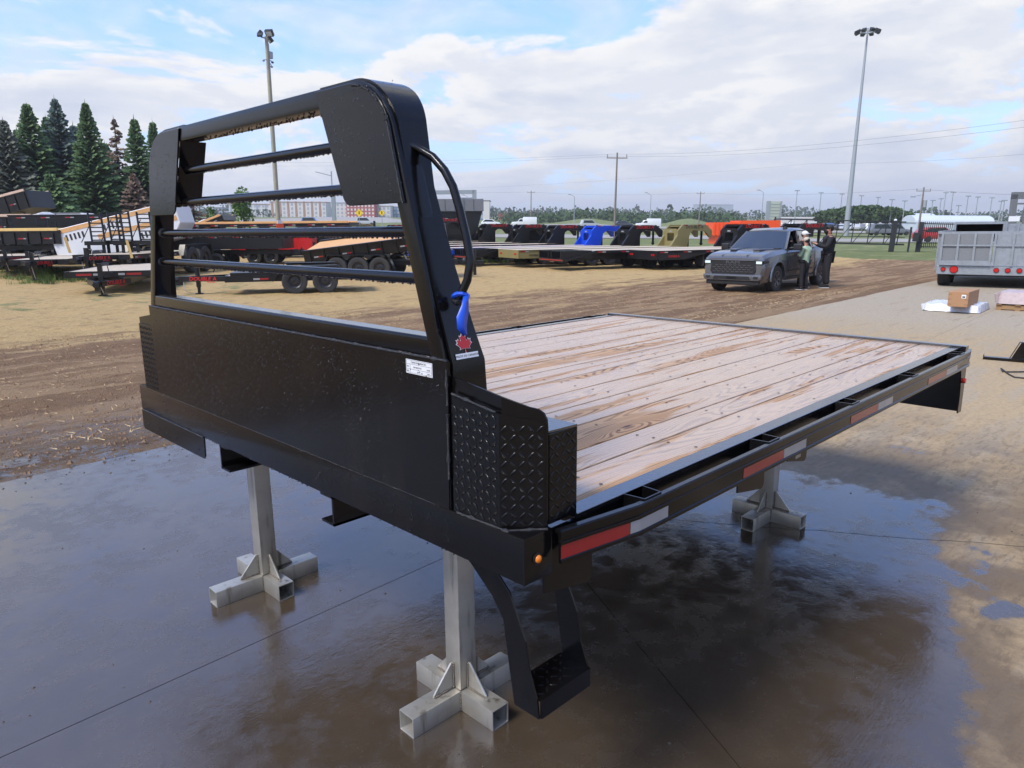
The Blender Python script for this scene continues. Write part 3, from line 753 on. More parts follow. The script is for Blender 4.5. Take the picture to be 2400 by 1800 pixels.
# stickers
m = MB(); m.box(-.0028, .2935, 1.258, -.0022, .3945, 1.2925); o = m.build('data_plate', WHITEV, BED)
fr = lambda y, z: fmat((-.0031, y, z), (0, -1, 0), (0, 0, 1))
lettering('lettering', 'Camex Industries Inc.', .0068, INK, o, fr(.345, 1.2865), .0001)
lettering('lettering', '2MF1B0UT5C9', .005, INK, o, fr(.350, 1.2745), .0001); lettering('lettering', 'VIN', .005, INK, o, fr(.387, 1.275), .0001)
lettering('lettering', '11 000', .005, INK, o, fr(.308, 1.2735), .0001); lettering('lettering', 'MFD', .005, INK, o, fr(.387, 1.264), .0001); lettering('lettering', 'GVW', .005, INK, o, fr(.345, 1.264), .0001); lettering('lettering', '2024', .005, INK, o, fr(.308, 1.2635), .0001)
m = MB()
for a in ((.392, 1.2812, .296, 1.2817), (.392, 1.2690, .296, 1.2695), (.392, 1.2600, .296, 1.2605), (.392, 1.2905, .296, 1.2910)): m.box(-.0031, a[2], a[1], -.0028, a[0], a[3])
for y in (.3918, .378, .2958): m.box(-.0031, y, 1.2603, -.0028, y+.0005, 1.2907 if y != .378 else 1.2814)
m.build('ruled_lines', INK, o)
half = [(0, 1), (.14, .74), (.23, .66), (.36, .72), (.29, .36), (.36, .33), (.52, .50), (.58, .38), (.76, .43), (.70, .24), (.71, .17), (.84, .11), (.52, -.15), (.50, -.21), (.55, -.34), (.30, -.30), (.05, -.28), (.035, -.28), (.045, -.62)]
leaf = half + [(-x, y) for x, y in half[::-1] if x]
yn = lambda z: CY-hy(z)-.0068
def leafmesh(sc, off, mat, name, par):
    c = (.058, 1.335); vs = []
    for x, y in leaf: z = c[1]+y*sc; vs.append((c[0]+x*sc, yn(z)-off, z))
    m = MB(); m.add(vs, [tuple(range(len(vs)))]); o = m.build(name, mat, par); return o
lf = leafmesh(.0305, .0, WHITEV, 'maple_leaf_decal', BED); leafmesh(.0275, .0008, LEAFR, 'red_leaf', lf)
m = MB(); vs = [(.024, yn(1.305)-.0004, 1.3045), (.094, yn(1.305)-.0004, 1.3045), (.094, yn(1.316)-.0004, 1.3165), (.024, yn(1.316)-.0004, 1.3165)]
m.add(vs, [(0, 1, 2, 3)]); m.build('decal_panel', WHITEV, lf)
lettering('lettering', 'MADE IN CANADA', .0088, INK, lf, fmat((.059, yn(1.31)-.0009, 1.3102), (1, 0, 0), (0, 0, 1)), .0001, sx=.95)
# blue tape tied round the foot of the handle
m = MB(); m.tube([(.05+.017*cos(a), .247+.017*sin(a), 1.452+.004*sin(2*a)) for a in [i*pi/6 for i in range(12)]], .0055, 6, closed=True)
pa = [(.050, .228, 1.452), (.040, .222, 1.435), (.028, .217, 1.41), (.022, .214, 1.385), (.030, .212, 1.365)]
vs = []
for i, (x, y, z) in enumerate(pa):
    w = (.009, .013, .018, .017, .006)[i]; vs += [(x-w, y-.004*(i % 2), z-.003), (x, y-.003-.003*((i+1) % 2), z), (x+w, y+.002*(i % 2), z+.003)]
fs = []
for i in range(4): fs += [(3*i, 3*i+1, 3*i+4, 3*i+3), (3*i+1, 3*i+2, 3*i+5, 3*i+4)]
m.add(vs, fs); o = m.build('tape_ribbon', BLUET, smooth=25); sm = o.modifiers.new('s', 'SOLIDIFY'); sm.thickness = .0008
tag(o, 'bright blue tape tied round the foot of the black grab handle', 'tape')

# ------------------------------------------------------------------ stands
def stand(loc, label, ax=(.23, .23), ay=(.20, .21), gap=None):
    t = empty('steel_stand', loc, label=label, cat='stand', group='steel stands under the flatbed'); h = .0365; w = .0045
    m = MB(); sq = [(-h, -h), (h, -h), (h, h), (-h, h)]; si = [(-h+w, -h+w), (h-w, -h+w), (h-w, h-w), (-h+w, h-w)]
    m.ring(sq, si, 'z', .0755, .829); m.build('post', STEEL, t, bevel=.0035, seg=2, smooth=40)
    def arm(a, b, axis):
        m = MB(); q = [(p[0], p[1]+h) for p in sq]; qi = [(p[0], p[1]+h) for p in si]
        m.ring(q, qi, axis, a, b); m.build('foot_tube', STEEL, t, bevel=.0035, seg=2, smooth=40, fix=True)
    arm(-ax[0], ax[1], 'x'); arm(-ay[0], -h-.0005, 'y'); arm(h+.0005, ay[1], 'y')
    for s, axis in ((-1, 'x'), (1, 'x'), (-1, 'y'), (1, 'y')):
        tri = [(s*(h+.0005), .0735), (s*(h+.09), .0735), (s*(h+.088), .081), (s*(h+.010), .168), (s*(h+.0005), .168)]
        m = MB()
        m.prism(tri, 'y' if axis == 'x' else 'x', -.0035, .0035); m.build('gusset', STEEL, t, bevel=.0008)
        w_ = MB(); n = 12
        for k in range(n):
            f = k/(n-1); r = random.uniform(.003, .005)
            for sd in (-.005, .005):
                a, z = s*(h+.002), .078+f*.085
                w_.ball((a, sd, z) if axis == 'x' else (sd, a, z), r, 6, 4); a, z = s*(h+.004+f*.08), .0755
                w_.ball((a, sd, z) if axis == 'x' else (sd, a, z), r, 6, 4)
        w_.build('weld', WELDS, t, smooth=70, kind='stuff')
    w_ = MB()
    for sx in (-1, 1):
        for sy in (-1, 1):
            for k in range(9): w_.ball((sx*(h+.001), sy*(h+.001), .004+k*.0085), random.uniform(.003, .0048), 6, 4)
    w_.build('weld', WELDS, t, smooth=70, kind='stuff')
    return t
WELDS = simple('steel_weld', (.20, .17, .14), .38, metal=.7, var=.4, scale=70)
stand((.395, .686, 0), 'steel stand under the near corner of the flatbed, beside the step', (.238, .222), (.192, .208))
stand((.322, 1.958, 0), 'steel stand standing alone in the blue wet patch under the headboard', (.252, .24), (.180, .233))
stand((2.648, .668, 0), 'steel stand far off under the rear of the flatbed', (.235, .05), (.203, .195))
stand((2.6, 1.95, 0), 'steel stand out of sight below the far rear corner of the plank deck', (.23, .23), (.20, .20))
# ------------------------------------------------------------------ trailers in the yard
TB = simple('trailer_black', (.009, .009, .010), .32, var=.5, scale=2.5, spec=.35)
TBL = simple('trailer_blue', (.005, .055, .52), .35, var=.2, scale=3)
TTN = simple('trailer_tan', (.20, .17, .065), .45, var=.15, scale=3)
TRD = simple('trailer_red', (.50, .012, .012), .35, var=.15)
TWH = simple('trailer_white', (.66, .67, .68), .4, var=.06)
TOR = simple('spreader_orange', (.80, .085, .015), .4, var=.08)
GRY = simple('grey_hopper', (.16, .165, .175), .5, var=.2)
RUB = simple('tyre_rubber', (.022, .022, .022), .75, var=.35, scale=9)
RIMB = simple('rim_black', (.02, .02, .022), .35); RIMS = simple('rim_silver', (.5, .5, .52), .35, metal=.6)
PALE = simple('pale_plank_deck', (.50, .42, .31), .6, var=.25, scale=5); ORW = simple('orange_plank', (.60, .33, .13), .6, var=.25, scale=4); YLW = simple('yellow_plank', (.66, .45, .16), .6, var=.2, scale=4)
PNK = simple('pink_plank', (.58, .42, .32), .6, var=.2, scale=4)
RTXT = simple('red_lettering', (.62, .02, .02), .5, var=.05); KTXT = simple('black_lettering', (.012, .012, .012), .5)
CLTH = simple('work_lamp', (.7, .7, .68), .3)
def revolve(prof, n, mat_i=None):
    """profile of (radius, y) turned round the y axis"""
    m = MB(); vs = []; k = len(prof)
    for i in range(n):
        a = 2*pi*i/n
        for r, y in prof: vs.append((r*cos(a), y, r*sin(a)))
    fs = [(i*k+j, i*k+j+1, ((i+1) % n)*k+j+1, ((i+1) % n)*k+j) for i in range(n) for j in range(k-1)]
    m.add(vs, fs); return m
WH = {}
def wheel(parent, x, y, r=.39, w=.24, side=1, rim=None, key='b', yaw=0):
    """a wheel with its tyre as the part's own mesh and the rim as a sub-part; side = outward y direction"""
    if (key, r, w) not in WH:
        R0 = r*.60
        t = revolve([(R0, -w*.42), (r*.80, -w*.5), (r*.94, -w*.47), (r, -w*.36), (r*.985, -w*.12), (r, -w*.1), (r, w*.1), (r*.985, w*.12), (r, w*.36), (r*.94, w*.47), (r*.80, w*.5), (R0, w*.42)], 26)
        ot = t.build('wheel', RUB, fix=True, smooth=35)
        q = revolve([(.0, w*.20), (.05, w*.20), (.055, w*.30), (.085, w*.30), (.09, w*.10), (R0*.62, w*.06), (R0*.9, w*.24), (R0*.93, w*.44), (R0*1.02, w*.44), (R0*1.0, -w*.4), (0, -w*.4)], 22)
        oq = q.build('rim', rim or RIMB, fix=True, smooth=35)
        h = MB()
        for i in range(8):
            a = 2*pi*i/8+.2
            h.cyl((R0*.42*cos(a), w*.08, R0*.42*sin(a)), (R0*.42*cos(a), w*.16, R0*.42*sin(a)), .013, 6)
        if key != 'spoke':
            a_ = len(q.v)
        WH[(key, r, w)] = (ot.data, oq.data); bpy.data.objects.remove(ot); bpy.data.objects.remove(oq)
    dt, dq = WH[(key, r, w)]
    o = bpy.data.objects.new('wheel', dt); COL.objects.link(o); o.parent = parent; reg(o, parent)
    o.matrix_local = Matrix.Translation((x, y, r)) @ Matrix.Rotation((pi if side < 0 else 0)+yaw, 4, 'Z')
    q = bpy.data.objects.new('rim', dq); COL.objects.link(q); q.parent = o; reg(q, o)
    return o
TAPE = {}
def tapes(par, x0, x1, y, z, step=1.2, side=-1, w=.46, h=.055, slope=0., order=1):
    x = x0
    while x+w <= x1:
        for k, (mt, f0, f1) in enumerate(((TRED, 0, .58), (TWHT, .58, 1.)) if order > 0 else ((TWHT, 0, .42), (TRED, .42, 1.))):
            key = (mt.name, w, h, f0, slope)
            if key not in TAPE:
                m = MB(); a, b = f0*w, f1*w
                m.add([(a, 0, a*slope), (b, 0, b*slope), (b, 0, b*slope+h), (a, 0, a*slope+h), (a, .004, a*slope), (b, .004, b*slope), (b, .004, b*slope+h), (a, .004, a*slope+h)], [(0, 1, 2, 3), (7, 6, 5, 4), (0, 4, 5, 1), (3, 2, 6, 7), (1, 5, 6, 2), (0, 3, 7, 4)])
                o = m.build('reflective_tape', mt); TAPE[key] = o.data; bpy.data.objects.remove(o)
            o = bpy.data.objects.new('reflective_tape', TAPE[key]); COL.objects.link(o); o.parent = par; reg(o, par); o.location = (x, y+side*.004-.002, z+(x-x0)*slope)
        x += step
def logo(par, loc, xd, size=.2, mat=None, sub=True):
    zd = (0, 0, 1)
    lettering('lettering', 'DOUBLE A', size, mat or RTXT, par, fmat(loc, xd, zd), .004, sx=1.15, shear=.15)
    if sub: lettering('lettering', 'TRAILERS', size*.36, mat or RTXT, par, fmat(Vector(loc)+Vector(xd)*size*1.6-Vector((0, 0, size*.62)), xd, zd), .004, sx=1.15, shear=.15)

def gooseneck(loc, rz, label, paint=TB, tail='ramp', aft=5., fwd=7.2, txt=None, group='gooseneck flatdeck trailers parked side by side', deckz=.92, lift=0.):
    """origin: on the ground under the rear axle, x towards the neck"""
    t = empty('gooseneck_trailer', loc, rz, label=label, cat='trailer', group=group); W2 = 1.24; x0, x1 = -aft, fwd
    xb = x0+(1.9 if tail == 'ramp' else 0)
    m = MB(); m.box(xb, -W2+.06, deckz-.045, x1, W2-.06, deckz); m.build('deck', PALE, t)
    m = MB()
    for y in (-W2, W2-.055): m.box(xb, y, deckz-.13, x1, y+.055, deckz+.004)
    for y in (-.55, .40): m.box(x0+.6, y, deckz-.47, x1+.1, y+.15, deckz-.05)
    x = xb
    while x < x1: m.box(x, -W2+.06, deckz-.13, x+.06, W2-.06, deckz-.05); x += .6
    m.box(x1, -W2, deckz-.2, x1+.08, W2, deckz+.01)
    m.build('frame', paint, t, kind='stuff')
    if tail == 'ramp':          # sloping beavertail with two folded ramps
        m = MB()
        for y in (-W2, -W2+.75, W2-.8, W2-.055): m.bar((xb, y+.03, deckz-.06), (x0+.35, y+.03, deckz-.42), .055, .11)
        m.box(x0+.1, -W2, deckz-.50, x0+.38, W2, deckz-.36); m.build('beavertail', paint, t, kind='stuff')
        m = MB(); m.add([(xb, -W2+.06, deckz-.01), (xb, W2-.06, deckz-.01), (x0+.35, W2-.06, deckz-.37), (x0+.35, -W2+.06, deckz-.37)], [(0, 1, 2, 3)]); m.build('tail_deck', TB, t)
        for s in (-1, 1):
            m = MB(); yc = s*.62
            for yy in (yc-.5, yc+.43): m.box(x0+.05, yy, deckz-.35, x0+1.75, yy+.07, deckz-.0)
            for i in range(7): m.box(x0+.05+i*.27, yc-.5, deckz-.02, x0+.12+i*.27, yc+.5, deckz+.01)
            m.build('ramp', paint, t, kind='stuff')
        m = MB(); m.box(x0+.095, -W2+.05, deckz-.45, x0+.1, W2-.05, deckz-.40); m.build('tail_light_bar', TRED, t)
    else:
        m = MB(); m.prism([(x0, deckz-.42), (x0, deckz-.002), (x0+3.0, deckz-.002), (x0+3.0, deckz-.14), (x0+1.5, deckz-.42)], 'y', -W2, -W2+.05); m.prism([(x0, deckz-.42), (x0, deckz-.002), (x0+3.0, deckz-.002), (x0+3.0, deckz-.14), (x0+1.5, deckz-.42)], 'y', W2-.05, W2)
        m.box(x0-.02, -W2, deckz-.42, x0+.03, W2, deckz); m.build('tail_panel', paint, t)
        for y in (-.95, -.80, .80, .95):
            m = MB(); m.cyl((x0-.02, y, deckz-.2), (x0-.04, y, deckz-.2), .05, 10); m.build('tail_light', RLENS, t)
        lettering('lettering', 'DOUBLE A', .13, KTXT if paint is TTN else RTXT, t, fmat((x0+.9, -W2-.012, deckz-.27), (1, 0, 0), (0, 0, 1)), .003)
    for x in (0, 1.1):
        for s in (-1, 1):
            wheel(t, x, s*1.08, .39, .23, s); wheel(t, x, s*.79, .39, .23, s)
    m = MB(); m.cyl((0, -1, .39), (0, 1, .39), .07, 8); m.cyl((1.1, -1, .39), (1.1, 1, .39), .07, 8); m.build('axle', TB, t, kind='stuff')
    for s in (-1, 1):
        m = MB(); m.box(-.62, s*.93-.3, .16, -.60, s*.93+.3, .72); m.build('mud_flap', RUB, t)
    # neck
    for s in (-1, 1):
        n = x1; yc = s*.62
        prof = [(n-.45, deckz-.05), (n-.42, deckz+.08), (n+.0, deckz+.62), (n+.0, deckz+.86), (n+.36, deckz+1.2), (n+1.95, deckz+1.2), (n+2.45, deckz+.86), (n+2.45, deckz+.48), (n+2.28, deckz+.48), (n+1.98, deckz+.80), (n+1.15, deckz+.90), (n+.86, deckz+.72), (n+.62, deckz-.3), (n+.1, deckz-.3)]
        m = MB(); m.prism(prof, 'y', yc-.075, yc+.075); m.build('neck_side', paint, t, fix=True)
        if s < 0:
            lettering('lettering', 'DOUBLE A', .24, txt or (KTXT if paint is TTN else TRD if paint is not TBL else TBL), t, fmat((n+1.15, -.70, deckz+1.06), (1, 0, 0), (0, 0, 1)), .004, sx=1.1, shear=.15)
            tapes(t, n+.4, n+2.0, -.70, deckz+1.15, 1.0, h=.045)
    m = MB(); m.box(x1+.0, -.55, deckz-.05, x1+.04, .55, deckz+.30); m.box(x1+.0, -.55, deckz+.74, x1+.04, .55, deckz+.98); m.box(x1+.0, -.55, deckz+.30, x1+.04, -.33, deckz+.74); m.box(x1+.0, .30, deckz+.30, x1+.04, .55, deckz+.74)
    m.box(x1+.36, -.55, deckz+1.08, x1+2.3, .55, deckz+1.14); m.build('neck_panel', paint, t, kind='stuff')
    m = MB(); m.box(x1-.006, -.12, deckz+.80, x1, .12, deckz+.88); m.build('serial_plate', TWHT, t)
    m = MB(); m.tube([(x1+2.25, 0, deckz+1.1), (x1+2.25, 0, deckz+.15)], .07, 10); m.ball((x1+2.25, 0, deckz+.10), .1, 10, 6); m.build('coupler', TB, t)
    for s in (-1, 1):
        m = MB(); m.box(x1+.75, s*.5-.07, .35, x1+.89, s*.5+.07, deckz+.9); m.box(x1+.70, s*.5-.12, 0.0, x1+.94, s*.5+.12, .03); m.box(x1+.78, s*.5-.04, .03, x1+.86, s*.5+.04, .35); m.build('landing_leg', TB, t)
    tapes(t, xb+.1, x1, -W2-.005, deckz-.10, 1.35)
    if tail == 'ramp': logo(t, (xb+4.9, -W2-.02, deckz-.28), (1, 0, 0), .2)
    if lift: t.location.z += lift
    return t
GR = 'gooseneck flatdeck trailers parked side by side'
rowp = [(31.3, 17.6, 'flat', TB, 'black gooseneck flatdeck trailer nearest the grey pickup, its deck edge lettered in red', 3.3),
        (30.3, 20.45, 'ramp', TB, 'black gooseneck trailer with ramp tail, between the tan trailer and the nearest flatdeck', 5.2),
        (30.06, 24.0, 'flat', TTN, 'tan gooseneck flatdeck trailer with tan tail panel and neck', 4.4),
        (29.8, 27.2, 'ramp', TB, 'black gooseneck trailer with ramp tail between the blue and the tan trailers', 4.6),
        (30.0, 30.2, 'flat', TBL, 'bright blue gooseneck flatdeck trailer with blue neck', 5.5),
        (29.9, 33.3, 'ramp', TB, 'black gooseneck trailer directly behind the blue one', 4.6),
        (29.8, 36.4, 'flat', TB, 'black gooseneck trailer second behind the blue one', 4.4),
        (29.6, 39.6, 'ramp', TB, 'black gooseneck trailer third behind the blue one', 4.6)]
for x, y, tl, pt, lb, aft in rowp:
    gooseneck((x, y+.6, gz(x, y)), R(-20), lb, pt, tl, aft, 5.9)
t = gooseneck((25.5, 42.5, gz(25.5, 42.5)+.35), R(-20), 'black gooseneck trailer with a raised neck beside the tall dark hopper', TB, 'flat', 4.4, group=GR)

def bumper_trailer(cp, ax, label, decklen=6.2, W=2.1, dz=.62, fend=True, deckm=PALE, over=False, ramps=False, r=.37, naxle=2, group='black equipment trailers parked on the straw', lt=True, paint=TB, post=False, near=1, sp=.88):
    """placed from its coupler and its near axle group on the ground; local x runs towards the coupler, near side is +y or -y"""
    cp, ax0 = Vector(cp), Vector(ax); ax = ax0.copy()
    for _ in range(4):
        d = cp-ax; n_ = Vector((-d.y, d.x, 0)).normalized(); n_ = n_ if n_.dot(CAM-ax0) < 0 else -n_; ax = ax0+n_*(W/2+.14 if not over else .85)
    d = cp-ax; d.z = 0; dist = d.length; rz = math.atan2(d.y, d.x)
    t = empty('equipment_trailer', (ax.x, ax.y, gz(ax.x, ax.y)), rz, label=label, cat='trailer', group=group)
    # near side: the side of the camera
    n = Vector((-sin(rz), cos(rz), 0)); s = 1 if n.dot(CAM-ax) > 0 else -1
    off = 0.; Wd = W+.5 if over else W                  # the axle point given is on the near side
    def Y(y): return off+y
    xf = dist-1.55; xr = xf-decklen
    m = MB(); m.box(xr, Y(-Wd/2+.05), dz-.045, xf, Y(Wd/2-.05), dz); m.build('deck', deckm, t)
    m = MB()
    for y in (-Wd/2, Wd/2-.06): m.box(xr, Y(y), dz-.19, xf, Y(y+.06), dz+.01)
    m.box(xf-.0, Y(-Wd/2), dz-.19, xf+.07, Y(Wd/2), dz+.01); m.box(xr-.06, Y(-Wd/2), dz-.19, xr, Y(Wd/2), dz+.01)
    x = xr+.3
    while x < xf: m.box(x, Y(-Wd/2+.06), dz-.17, x+.06, Y(Wd/2-.06), dz-.046); x += .6
    if over:
        for y in (-.5, .38): m.box(xr+.4, Y(y), dz-.45, xf+.3, Y(y+.12), dz-.19)
    m.build('frame', paint, t, kind='stuff')
    zt = dz-.1 if not over else dz-.32
    for sg in (-1, 1):
        m = MB(); m.bar((xf+.05, Y(sg*min(.62, Wd/2-.2)), zt), (dist-.12, Y(sg*.08), zt), .08, .16); m.build('tongue_beam', paint, t)
        logo(t, Vector((xf+.62, Y(sg*(.35+.09)), zt)), Vector((-sg if True else 1, 0, 0)), .17) if False else None
    dv = Vector((dist-.12-xf-.05, s*(.08-.62), 0)).normalized()
    c0 = Vector((xf+.05, Y(s*.62), zt)).lerp(Vector((dist-.12, Y(s*.08), zt)), .55)+Vector((0, s*.055, 0))
    logo(t, c0, dv*(-s), .17, sub=True)
    m = MB(); m.box(dist-.35, Y(-.09), zt-.09, dist+.02, Y(.09), zt+.08); m.cyl((dist+.02, Y(0), zt-.02), (dist+.2, Y(0), zt-.02), .085, 10); m.box(dist-.1, Y(-.05), zt-.2, dist+.12, Y(.05), zt-.08); m.build('coupler', paint, t, kind='stuff')
    m = MB(); m.box(dist-.62, Y(-.065), .22, dist-.49, Y(.065), dz+.3); m.box(dist-.60, Y(-.045), .03, dist-.51, Y(.045), .22); m.box(dist-.67, Y(-.11), 0, dist-.44, Y(.11), .03)
    m.tube([(dist-.555, Y(0), dz+.22), (dist-.555, Y(s*.22), dz+.24), (dist-.555, Y(s*.25), dz+.02), (dist-.555, Y(s*.36), dz+.0)], .017, 6); m.build('jack', paint, t, kind='stuff')
    m = MB(); m.tube([(dist-.1, Y(s*.05), zt-.05), (dist-.15, Y(s*.12), .12), (dist-.3, Y(s*.1), .05)], .013, 5); m.build('safety_chain', STEEL, t)
    xs = [(i-(naxle-1)/2)*sp for i in range(naxle)]
    for x in xs:
        for sg in (-1, 1): wheel(t, x, Y(sg*((W/2+.14) if not over else .85)), r, r*.6, sg)
    if fend:
        for sg in (-1, 1):
            a = xs[0]-r*1.4; b = xs[-1]+r*1.4; h = r*2+.10; y0, y1 = sorted((Y(sg*(W/2+.01)), Y(sg*(W/2+.27))))
            pts = [(a-.12, dz-.18), (a+.17, h), (b-.17, h), (b+.12, dz-.18)]; m = MB(); q = [(a-.08, dz-.18), (a+.19, h-.03), (b-.19, h-.03), (b+.08, dz-.18)]
            pp = pts+q[::-1]; m.prism(pp, 'y', y0, y1)
            yo = y1 if sg > 0 else y0
            m.prism([(a+.17, h), (b-.17, h), (b-.25, h-.09), (.30, h-.09), (.18, h-.22), (-.18, h-.22), (-.30, h-.09), (a+.25, h-.09)], 'y', yo-.006, yo+.006)
            m.build('fender', paint, t, fix=True)
    if lt: 
        ys = Y(s*Wd/2)+s*.006
        tapes(t, xr+.2, xs[0]-.9, ys, dz-.13, 1.1, side=s); tapes(t, xs[-1]+.8, xf, ys, dz-.13, 1.1, side=s)
        # front edge
        for k, (y0, mt) in enumerate(((-.95, TRED), (-.45, TWHT), (.3, TWHT), (.55, TRED))):
            if over:
                m = MB(); m.box(xf+.072, Y(y0), dz-.13, xf+.076, Y(y0+(.45 if mt is TRED else .2)), dz-.06); m.build('reflective_tape', mt, t)
    if ramps:
        for sg in (-1, 1):
            m = MB(); yc = sg*.72
            for yy in (-.22, .22): m.bar((xr-.08, Y(yc+yy), dz-.05), (xr-.42, Y(yc+yy), dz+1.62), .05, .09)
            for i in range(7):
                f = i/6; m.bar((xr-.08-.34*f, Y(yc-.22), dz-.0+1.6*f), (xr-.08-.34*f, Y(yc+.22), dz-.0+1.6*f), .05, .05)
            m.build('ramp', paint, t, kind='stuff')
    return t, off, xf, xr, s
A_ = bumper_trailer
t, off, xf, xr, s = A_(g2(425, 690), g2(717, 691)+Vector((.35, .3, 0)), 'black low trailer closest of the equipment trailers, seen under the lowest headboard tube', 4.2, dz=.6, r=.40, sp=.95)
# its long solid front deck box, deck patch and small emblem
m = MB(); m.box(xf-2.6, off-s*.0-1.0, .56, xf-.1, off+1.0, .70); m.build('deck_box', TB, t)
m = MB(); m.bar((xf+.5, off+s*.2, .7), (xf+.25, off+s*.25, 1.05), .03, .03); m.build('strap_handle', TB, t)
m = MB(); m.box(xf+.4, off+s*.2, 1.0, xf+.62, off+s*.23, 1.06); m.bar((xf+.4, off+s*.22, 1.0), (xf+.28, off+s*.22, .88), .02, .06); m.build('ribbon', simple('green_tape', (.12, .75, .05), .5), t)
A_(g2(231, 697), g2(395, 660), 'black trailer with bent jack handle whose coupler points left beside the headboard', 6.0, dz=.72, over=True)
A_(g2(192, 670), g2(465, 638), 'black deckover trailer with pale planks and red and white tape across its front edge', 6.2, W=2.3, dz=1.0, fend=True, r=.60, sp=1.32)
A_(g2(62, 652), g2(250, 618), 'black equipment trailer with a white plate on its tongue box, left of the taped deckover', 5.6, ramps=True)
A_(g2(15, 655), g2(165, 610), 'black equipment trailer second from the left edge, its raised ramps against the white tipped body', 5.6, ramps=True)
A_(g2(74, 668), g2(240, 634), 'black low trailer with its coupler near the grass tuft, left of the taped deckover', 5.0, dz=.75, r=.44, sp=1.0)
A_(g2(-40, 640), g2(90, 603), 'black equipment trailer at the left edge with a pale deck', 5.6)
# tall things behind the first row ------------------------------------------
def dump(loc, rz, label, L=5.2, W=2.1, h=.75, dz=.75, pitch=0., paint=TB, floor=None, board=None, ribs=True, naxle=2, r=.39, group='dump trailers', cat='trailer', wfend=True, order=1, tapez=.42, roll=0.):
    t = empty('dump_trailer', loc, rz, label=label, cat=cat, group=group)
    M_ = Matrix.Translation((-L/2, 0, dz)) @ Matrix.Rotation(-pitch, 4, 'Y') @ Matrix.Rotation(roll, 4, 'X')
    b = empty('body', (0, 0, 0)); b.parent = t; reg(b, t); b.matrix_local = M_
    m = MB(); m.box(0, -W/2, 0, L, -W/2+.05, h); m.box(0, W/2-.05, 0, L, W/2, h); m.box(L-.05, -W/2+.05, 0, L, W/2-.05, h+.1); m.build('wall', paint, b)
    fz = h-.06 if (floor and pitch) else 0; m = MB(); m.box(0, -W/2+.05, fz, L-.05, W/2-.05, fz+.05); m.build('floor', floor or paint, b)
    m = MB(); m.box(-.02, -W/2-.03, h-.002, L+.02, -W/2+.07, h+.06); m.box(-.02, W/2-.07, h-.002, L+.02, W/2+.03, h+.06); m.build('top_rail', paint, b)
    if board:
        for y in (-W/2-.03, W/2-.05):
            m = MB(); m.box(.1, y, h+.061, L-.1, y+.08, h+.20); m.build('side_board', board, b, bevel=.01)
    if ribs:
        x = .25
        while x < L-.1:
            for s in (-1, 1):
                m = MB(); y = s*W/2; m.box(x, min(y, y+s*.06), 0, x+.07, max(y, y+s*.06), h-.01); m.build('rib', paint, b)
            x += .62
    tapes(b, .45, L, -W/2-.065 if not ribs else -W/2-.008, h*tapez, 1.24, side=-1, order=order); tapes(b, .45, L, W/2+.065 if not ribs else W/2+.008, h*tapez, 1.24, side=1, order=order)
    m = MB()
    for y in (-.5, .4): m.box(-L/2-.1, y, dz-.28, L/2+.7, y+.1, dz-.08)
    m.box(L/2+.2, -.5, dz-.3, L/2+.35, .5, dz-.05); m.bar((L/2+.3, .45, dz-.2), (L/2+1.7, .05, dz-.2), .08, .16); m.bar((L/2+.3, -.45, dz-.2), (L/2+1.7, -.05, dz-.2), .08, .16)
    m.box(L/2+1.25, -.06, .1, L/2+1.37, .06, dz+.3)
    if pitch: m.bar((0.2, 0, dz-.15), (L*.25, 0, dz+L*.7*sin(pitch)), .14, .14); m.bar((L*.42-L/2, -.5, dz-.1), (L*.42, -.5, dz+.35), .08, .06)
    m.build('chassis', TB, t, kind='stuff')
    xs = [(i-(naxle-1)/2)*.92-.5 for i in range(naxle)]
    for x in xs:
        for s in (-1, 1): wheel(t, x, s*(W/2+.05), r, .24, s)
    if wfend:
        for s in (-1, 1):
            a, c = xs[0]-.55, xs[-1]+.55; hh = r*2+.1; y0, y1 = sorted((s*(W/2-.08), s*(W/2+.20))); m = MB()
            pp = [(a-.1, .4), (a+.2, hh), (c-.2, hh), (c+.1, .4), (c+.06, .4), (c-.22, hh-.03), (a+.22, hh-.03), (a-.06, .4)]; m.prism(pp, 'y', y0, y1)
            for i in range(naxle-1):
                xm = (xs[i]+xs[i+1])/2; m.prism([(xm-.2, hh-.03), (xm+.2, hh-.03), (xm+.08, hh-.17), (xm-.08, hh-.17)], 'y', y1-.012 if s > 0 else y0, y1 if s > 0 else y0+.012)
            m.build('fender', TB, t, fix=True)
    return t
# triple-axle dump trailer with bright plank floor
p1, p3 = g2(795, 654), g2(902, 654); dd_ = p3-p1; rz = math.atan2(dd_.y, dd_.x); mid = (p1+p3)/2; nrm = Vector((-sin(rz), cos(rz), 0)); nrm = nrm if nrm.dot(mid-CAM) > 0 else -nrm
t = dump((mid.x+nrm.x*1.1+cos(rz)*.4, mid.y+nrm.y*1.1+sin(rz)*.4, gz(mid.x, mid.y)), rz, 'black three-axle tipping trailer with orange plank floor behind the right headboard leg', 5.7, 2.15, .50, .82, R(6.5), TB, ORW, None, True, 3, .45, order=-1, roll=R(11) if cos(rz)*RT.x+sin(rz)*RT.y > 0 else -R(11))
m = MB()
random.seed(5)
for i in range(16):
    a = Vector((-3.0+random.uniform(-.1, .15), random.uniform(-1.1, .3), random.uniform(.25, 1.1))); b_ = a+Vector((random.uniform(-.1, .25), random.uniform(-.15, .15), random.uniform(-.3, .3))); m.bar(a, b_, random.uniform(.04, .1), random.uniform(.04, .12))
m.build('tailgate_hardware', TB, t, kind='stuff')
GD = 'dump trailers'
def at_uv(u, dist): p = far_pt(u, dist); return (p.x, p.y, p.z)
VR = math.atan2(RT.y, RT.x)           # heading that runs left to right across the view
